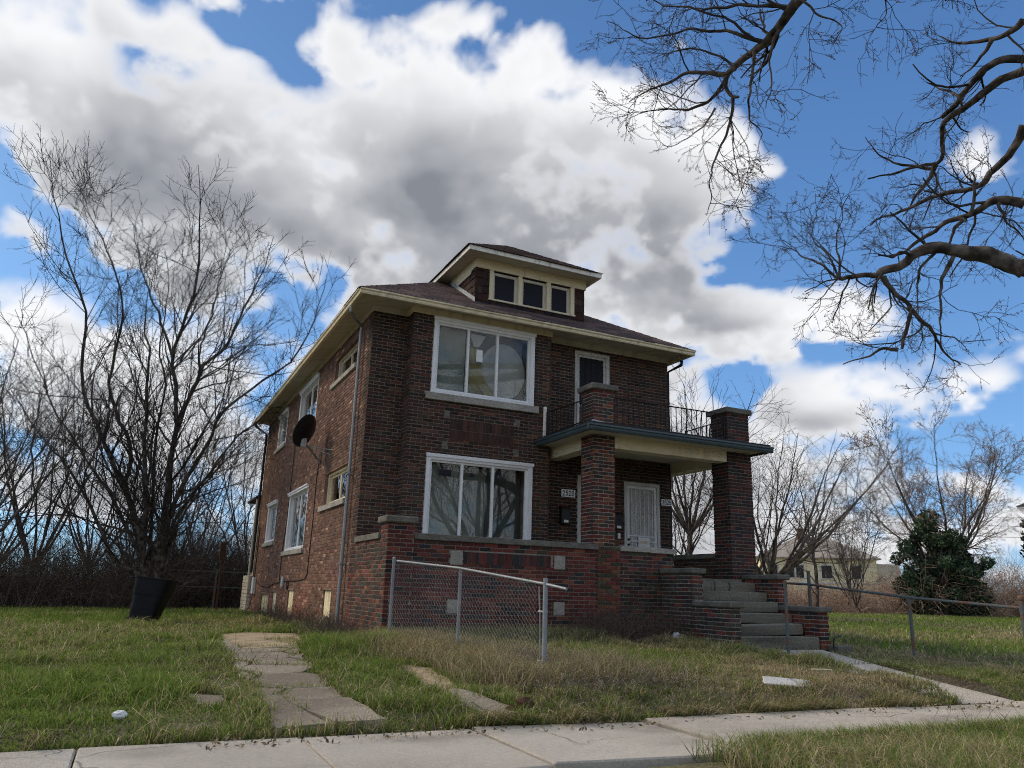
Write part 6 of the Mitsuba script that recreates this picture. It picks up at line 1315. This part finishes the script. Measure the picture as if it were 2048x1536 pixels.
# ---------------------------------------------------------------- grass and weeds
block = HOUSE + [p_.buffer(0.03) for p_ in slab_polys] + [p_.buffer(0.0) for p_ in fw_polys] + [Polygon(p_).buffer(-0.08) for p_ in DIRT]
blocku = shapely.union_all(block); shapely.prepare(blocku)


def blades(x, y, h, wd, lean, rng, col, zoff=0.0, curve=0.6, az=None, zbase=None):
    n = len(x); z = (terrain(x, y) if zbase is None else np.full(n, zbase)) + zoff
    a = rng.uniform(0, 2 * np.pi, n) if az is None else az + rng.normal(0, 0.5, n)
    b = rng.uniform(0, 2 * np.pi, n); side = np.stack([np.cos(b), np.sin(b), 0 * b], -1) * (wd * rng.uniform(0.6, 1.3, n))[:, None] / 2
    f = np.stack([np.cos(a), np.sin(a), 0 * a], -1); p = np.stack([x, y, z], -1)
    up = np.array([0, 0, 1.0]); l = (lean * rng.uniform(0.2, 1.5, n))[:, None]; hh = (h * rng.uniform(0.5, 1.25, n))[:, None]
    m = p + up * hh * 0.55 + f * hh * l * 0.35; t = p + up * hh * (1.0 - 0.30 * np.minimum(l, 1.6)) + f * hh * l * (0.35 + curve)
    V = np.stack([p - side, p + side, m - side * 0.8, m + side * 0.8, t], 1)
    F = np.array([[0, 1, 3], [0, 3, 2], [2, 3, 4]])
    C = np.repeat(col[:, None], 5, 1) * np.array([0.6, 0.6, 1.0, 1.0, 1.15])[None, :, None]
    return V.reshape(-1, 3), (F[None] + 5 * np.arange(n)[:, None, None]).reshape(-1, 3), C.reshape(-1, 3)


GREEN = np.array([[0.140, 0.220, 0.038], [0.190, 0.270, 0.058], [0.240, 0.305, 0.085], [0.095, 0.160, 0.032]])
STRAW = np.array([[0.44, 0.36, 0.21], [0.58, 0.50, 0.33], [0.34, 0.27, 0.16], [0.23, 0.185, 0.12]])
def colour(dry, rng):
    n = len(dry); g = GREEN[rng.integers(0, 4, n)]; s = STRAW[rng.integers(0, 4, n)]
    return np.where((rng.uniform(0, 1, n) < dry)[:, None], s, g) * rng.uniform(0.75, 1.5, (n, 1))


def dryness(x, y):
    q = np.stack([x * 0.45, y * 0.45, 0 * x], -1); n = meshkit.fbm(q, 4, 12)
    d = 0.24 + 1.7 * (n - 0.5)
    yard = ((x > -0.2) & (x < 9.5) & (y > -7.5) & (y < 0)).astype(float)
    right = ((x > 9.0) & (y > -6)).astype(float)
    return np.clip(d + 0.30 * yard + 0.22 * right, 0.05, 0.92)


rng = np.random.default_rng(99)
def scatter(n, x0, x1, y0, y1, dens_seed=3, clump=0.5):
    x = rng.uniform(x0, x1, n); y = rng.uniform(y0, y1, n)
    keep = meshkit.fbm(np.stack([x * 2.6, y * 2.6, 0 * x], -1), 3, dens_seed) > 0.5 - clump * rng.uniform(0.0, 1, n)
    # only where the camera's view can reach
    v = np.stack([x, y], -1) - CAM[:2]; fx = v @ (FWD[:2] / np.linalg.norm(FWD[:2])); sx = v[:, 0] * FWD[1] - v[:, 1] * FWD[0]
    keep &= (np.abs(sx) < 0.80 * fx + 1.2) & (fx > 0.5)
    keep &= ~shapely.contains_xy(blocku, x, y)
    keep &= ~((y > WALK_Y0) & (y < WALK_Y1))
    return x[keep], y[keep]


def tuft(x, y, lo, k):
    a = hnoise(x, y, 1.0, 6); b = hnoise(x, y, 4.2, 14)
    return lo + k * np.clip(a * 1.5 - 0.30, 0, 1) * np.clip(2.2 * b - 0.55, 0.10, 1.1)
VS, FS, CS = [], [], []
def put(t):
    VS.append(t[0]); FS.append(t[1] + sum(len(v) for v in VS[:-1])); CS.append(t[2])
def hnoise(x, y, s=0.9, sd=6): return meshkit.fbm(np.stack([x * s, y * s, 0 * x], -1), 3, sd)
# left lot
x, y = scatter(210000, -9.5, 0.0, -7.52, -1.0)
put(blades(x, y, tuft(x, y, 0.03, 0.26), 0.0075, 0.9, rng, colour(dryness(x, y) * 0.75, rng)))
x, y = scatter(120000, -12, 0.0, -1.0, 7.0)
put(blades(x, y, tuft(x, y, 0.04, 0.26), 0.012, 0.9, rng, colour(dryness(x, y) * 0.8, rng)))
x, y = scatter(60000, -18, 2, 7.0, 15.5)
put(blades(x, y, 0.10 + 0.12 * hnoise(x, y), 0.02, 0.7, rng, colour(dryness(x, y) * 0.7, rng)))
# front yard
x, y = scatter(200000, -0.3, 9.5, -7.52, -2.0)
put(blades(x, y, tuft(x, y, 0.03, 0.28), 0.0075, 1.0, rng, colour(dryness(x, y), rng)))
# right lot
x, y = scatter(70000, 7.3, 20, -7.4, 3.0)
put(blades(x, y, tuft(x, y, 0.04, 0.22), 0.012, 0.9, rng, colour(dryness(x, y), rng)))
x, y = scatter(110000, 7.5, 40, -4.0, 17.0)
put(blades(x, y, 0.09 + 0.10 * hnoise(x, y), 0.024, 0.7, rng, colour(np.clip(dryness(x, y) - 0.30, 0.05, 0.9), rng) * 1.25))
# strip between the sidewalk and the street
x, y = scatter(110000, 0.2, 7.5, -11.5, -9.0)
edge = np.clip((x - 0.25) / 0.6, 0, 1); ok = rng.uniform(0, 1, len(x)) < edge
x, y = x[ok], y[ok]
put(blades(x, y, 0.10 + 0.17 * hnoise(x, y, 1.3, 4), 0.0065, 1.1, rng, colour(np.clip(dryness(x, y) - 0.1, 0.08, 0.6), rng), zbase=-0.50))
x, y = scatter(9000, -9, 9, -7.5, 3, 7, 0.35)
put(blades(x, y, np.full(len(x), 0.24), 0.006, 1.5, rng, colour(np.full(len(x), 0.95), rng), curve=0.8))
# weeds in the cracks of the drive
x = rng.uniform(-3.4, 1.6, 34000); y = rng.uniform(-7.5, -1.0, 34000)
nearc = np.zeros(len(x), bool)
un = shapely.union_all(slab_polys); ring = un.buffer(0.12).difference(un.buffer(-0.06))
nearc = shapely.contains_xy(ring, x, y) & (hnoise(x, y, 1.7, 15) > 0.43)
put(blades(x[nearc], y[nearc], 0.02 + 0.13 * hnoise(x[nearc], y[nearc], 2.0, 33), 0.007, 1.1, rng, colour(np.full(nearc.sum(), 0.35), rng)))
# matted dry fringe hanging over the sidewalk edge
n = 16000
x = rng.uniform(-9.5, 9.5, n); keep = ~((x > -2.75) & (x < -0.9)) & (hnoise(x, 0 * x, 1.9, 19) > 0.36 + 0.22 * rng.uniform(0, 1, n)) & ~((x > 5.4) & (x < 6.6)); x = x[keep]
y = -7.50 - rng.uniform(-0.22, 0.05, len(x)) - 0.10 * (hnoise(x, 0 * x, 2.3, 29) - 0.4)
put(blades(x, y, 0.06 + 0.22 * hnoise(x, y, 3.0, 31), 0.007, 1.5, rng, colour(np.full(len(x), 0.62), rng) * 0.8, az=-np.pi / 2, zbase=-0.475, curve=0.75))
n = 9000
x = rng.uniform(0.9, 7.0, n); y = -9.05 + rng.uniform(-0.12, 0.05, n)
put(blades(x, y, np.full(n, 0.17), 0.006, 1.1, rng, colour(np.full(n, 0.25), rng), az=np.pi / 2, zbase=-0.49, curve=0.6))
key = thing('grass', 'patchy green and straw coloured spring grass over the yards', 'grass', kind='stuff')
scene[key] = mikit.ply(trimesh.Trimesh(np.vstack(VS), np.vstack(FS), process=False), 'm_grass', color=np.vstack(CS))

# tall dead weeds along the fence
VS, FS, CS = [], [], []
n = 30000
t = rng.beta(1.3, 1.2, n) * 1.42; x = FA[0] - 0.10 + fdir[0] * fl * t + rng.normal(0, 0.40, n) * (0.6 + 0.6 * t); y = -2.0 + fdir[1] * fl * t
ok = ~shapely.contains_xy(blocku, x, y) & (y > -7.45); x, y = x[ok], y[ok]
put(blades(x, y, 0.16 + 0.26 * hnoise(x, y, 1.4, 23), 0.006, 0.9, rng, np.where((rng.uniform(0, 1, len(x)) < 0.80)[:, None], STRAW[rng.integers(0, 4, len(x))], GREEN[rng.integers(0, 4, len(x))]) * rng.uniform(0.7, 1.25, (len(x), 1)), curve=0.7))
n = 9000
x = rng.uniform(0.2, 3.8, n); y = -2.02 - np.abs(rng.normal(0, 0.35, n))
put(blades(x, y, np.full(n, 0.24), 0.006, 0.8, rng, colour(np.full(n, 0.6), rng)))
key = thing('dry_weeds', 'tall straw coloured dead weeds along the chain link fence', 'weeds', kind='stuff')
scene[key] = mikit.ply(trimesh.Trimesh(np.vstack(VS), np.vstack(FS), process=False), 'm_grass', color=np.vstack(CS))


def weed_patch(key, label, xs, ys, n, h, seed, lo, hi, r=0.0028, spread=0.5, twigs=9.0, buds=0, blo=(0.2, 0.17, 0.13), bhi=(0.42, 0.38, 0.32)):
    rng = np.random.default_rng(seed); P, R = canes(xs, ys, n, rng, h, spread, r, 4, 0.06)
    P2, R2 = sprout(P, R, twigs, 6, 0.3, 1.0, (20, 60), (0.12, 0.35), 2, 0.2, (0, 0, 0.05), rng, r * 0.6, base_len=h)
    ms = [tubes(P, R, 3), tubes(P2, R2, 3)]; cs = [tints(ms[0], lo, hi, rng, 3 * P.shape[1]), tints(ms[1], lo, hi, rng, 3 * P2.shape[1])]
    if buds:
        m, c = make_buds(P2, 0.008, rng, buds, blo, bhi); ms.append(m); cs.append(c)
    key = thing(key, label, 'weeds', kind='stuff')
    scene[key] = mikit.ply(cat(ms), 'm_twig', color=np.vstack(cs))


q = rng.uniform(0, 1, 300); w = rng.uniform(0, 1, 300)
weed_patch('dead_stalks', 'brown dead stalks against the porch wall left of the steps', 3.3 + 2.0 * q, -2.15 - 0.55 * w, 900, 0.75, 41, (0.045, 0.034, 0.028), (0.14, 0.11, 0.085))
weed_patch('dead_stalks', 'grey brown dead stalks round the front corner of the house', -0.75 + 0.65 * q, -1.9 + 2.9 * w, 800, 0.45, 42, (0.05, 0.04, 0.033), (0.15, 0.12, 0.095))
weed_patch('dead_stalks', 'dark dead stalks along the foot of the side wall', -0.5 + 0.45 * q, 1.2 + 6.5 * w, 700, 0.6, 43, (0.04, 0.032, 0.027), (0.11, 0.088, 0.07))
weed_patch('dead_stalks', 'seeded grey stalks round the end post of the chain link fence', 0.35 + 1.7 * q ** 1.4, -7.2 + 1.9 * w, 1500, 0.38, 44, (0.08, 0.066, 0.052), (0.22, 0.185, 0.145), 0.0022, 0.6, 14.0, 9000)
weed_patch('dead_stalks', 'thin dark stalks in the drive cracks', -2.35 + 0.22 * rng.normal(size=300), -3.6 + 0.3 * rng.normal(size=300), 60, 0.35, 45, (0.04, 0.034, 0.028), (0.10, 0.085, 0.07))
weed_patch('dead_stalks', 'low dead twigs scattered by the pipe fence', 8.2 + 2.5 * q, -5.5 + 5 * w, 260, 0.55, 46, (0.06, 0.05, 0.04), (0.16, 0.13, 0.10))
weed_patch('dead_stalks', 'sparse thin stalks on the strip before the sidewalk', 2.6 + 3.2 * q, -9.3 + 0.25 * w, 40, 0.55, 47, (0.06, 0.05, 0.04), (0.14, 0.11, 0.09), 0.0022, 0.4, 5.0)
n = 700
x = rng.uniform(-3, 9.5, n); y = np.where(x < 0, rng.uniform(-7.9, -7.55, n), rng.uniform(-7.95, -7.5, n))
lv = leaf_quads(np.stack([x, y, np.full(700, -0.47) + rng.uniform(0, 0.02, 700)], -1), 0.022, rng, 0.0)
key = thing('dead_leaves', 'small dead leaves strewn along the sidewalk edge', 'leaves', kind='stuff')
scene[key] = mikit.ply(lv, 'm_twig', color=np.repeat(STRAW[rng.integers(0, 4, n)] * rng.uniform(0.3, 0.8, (n, 1)), 4, axis=0))
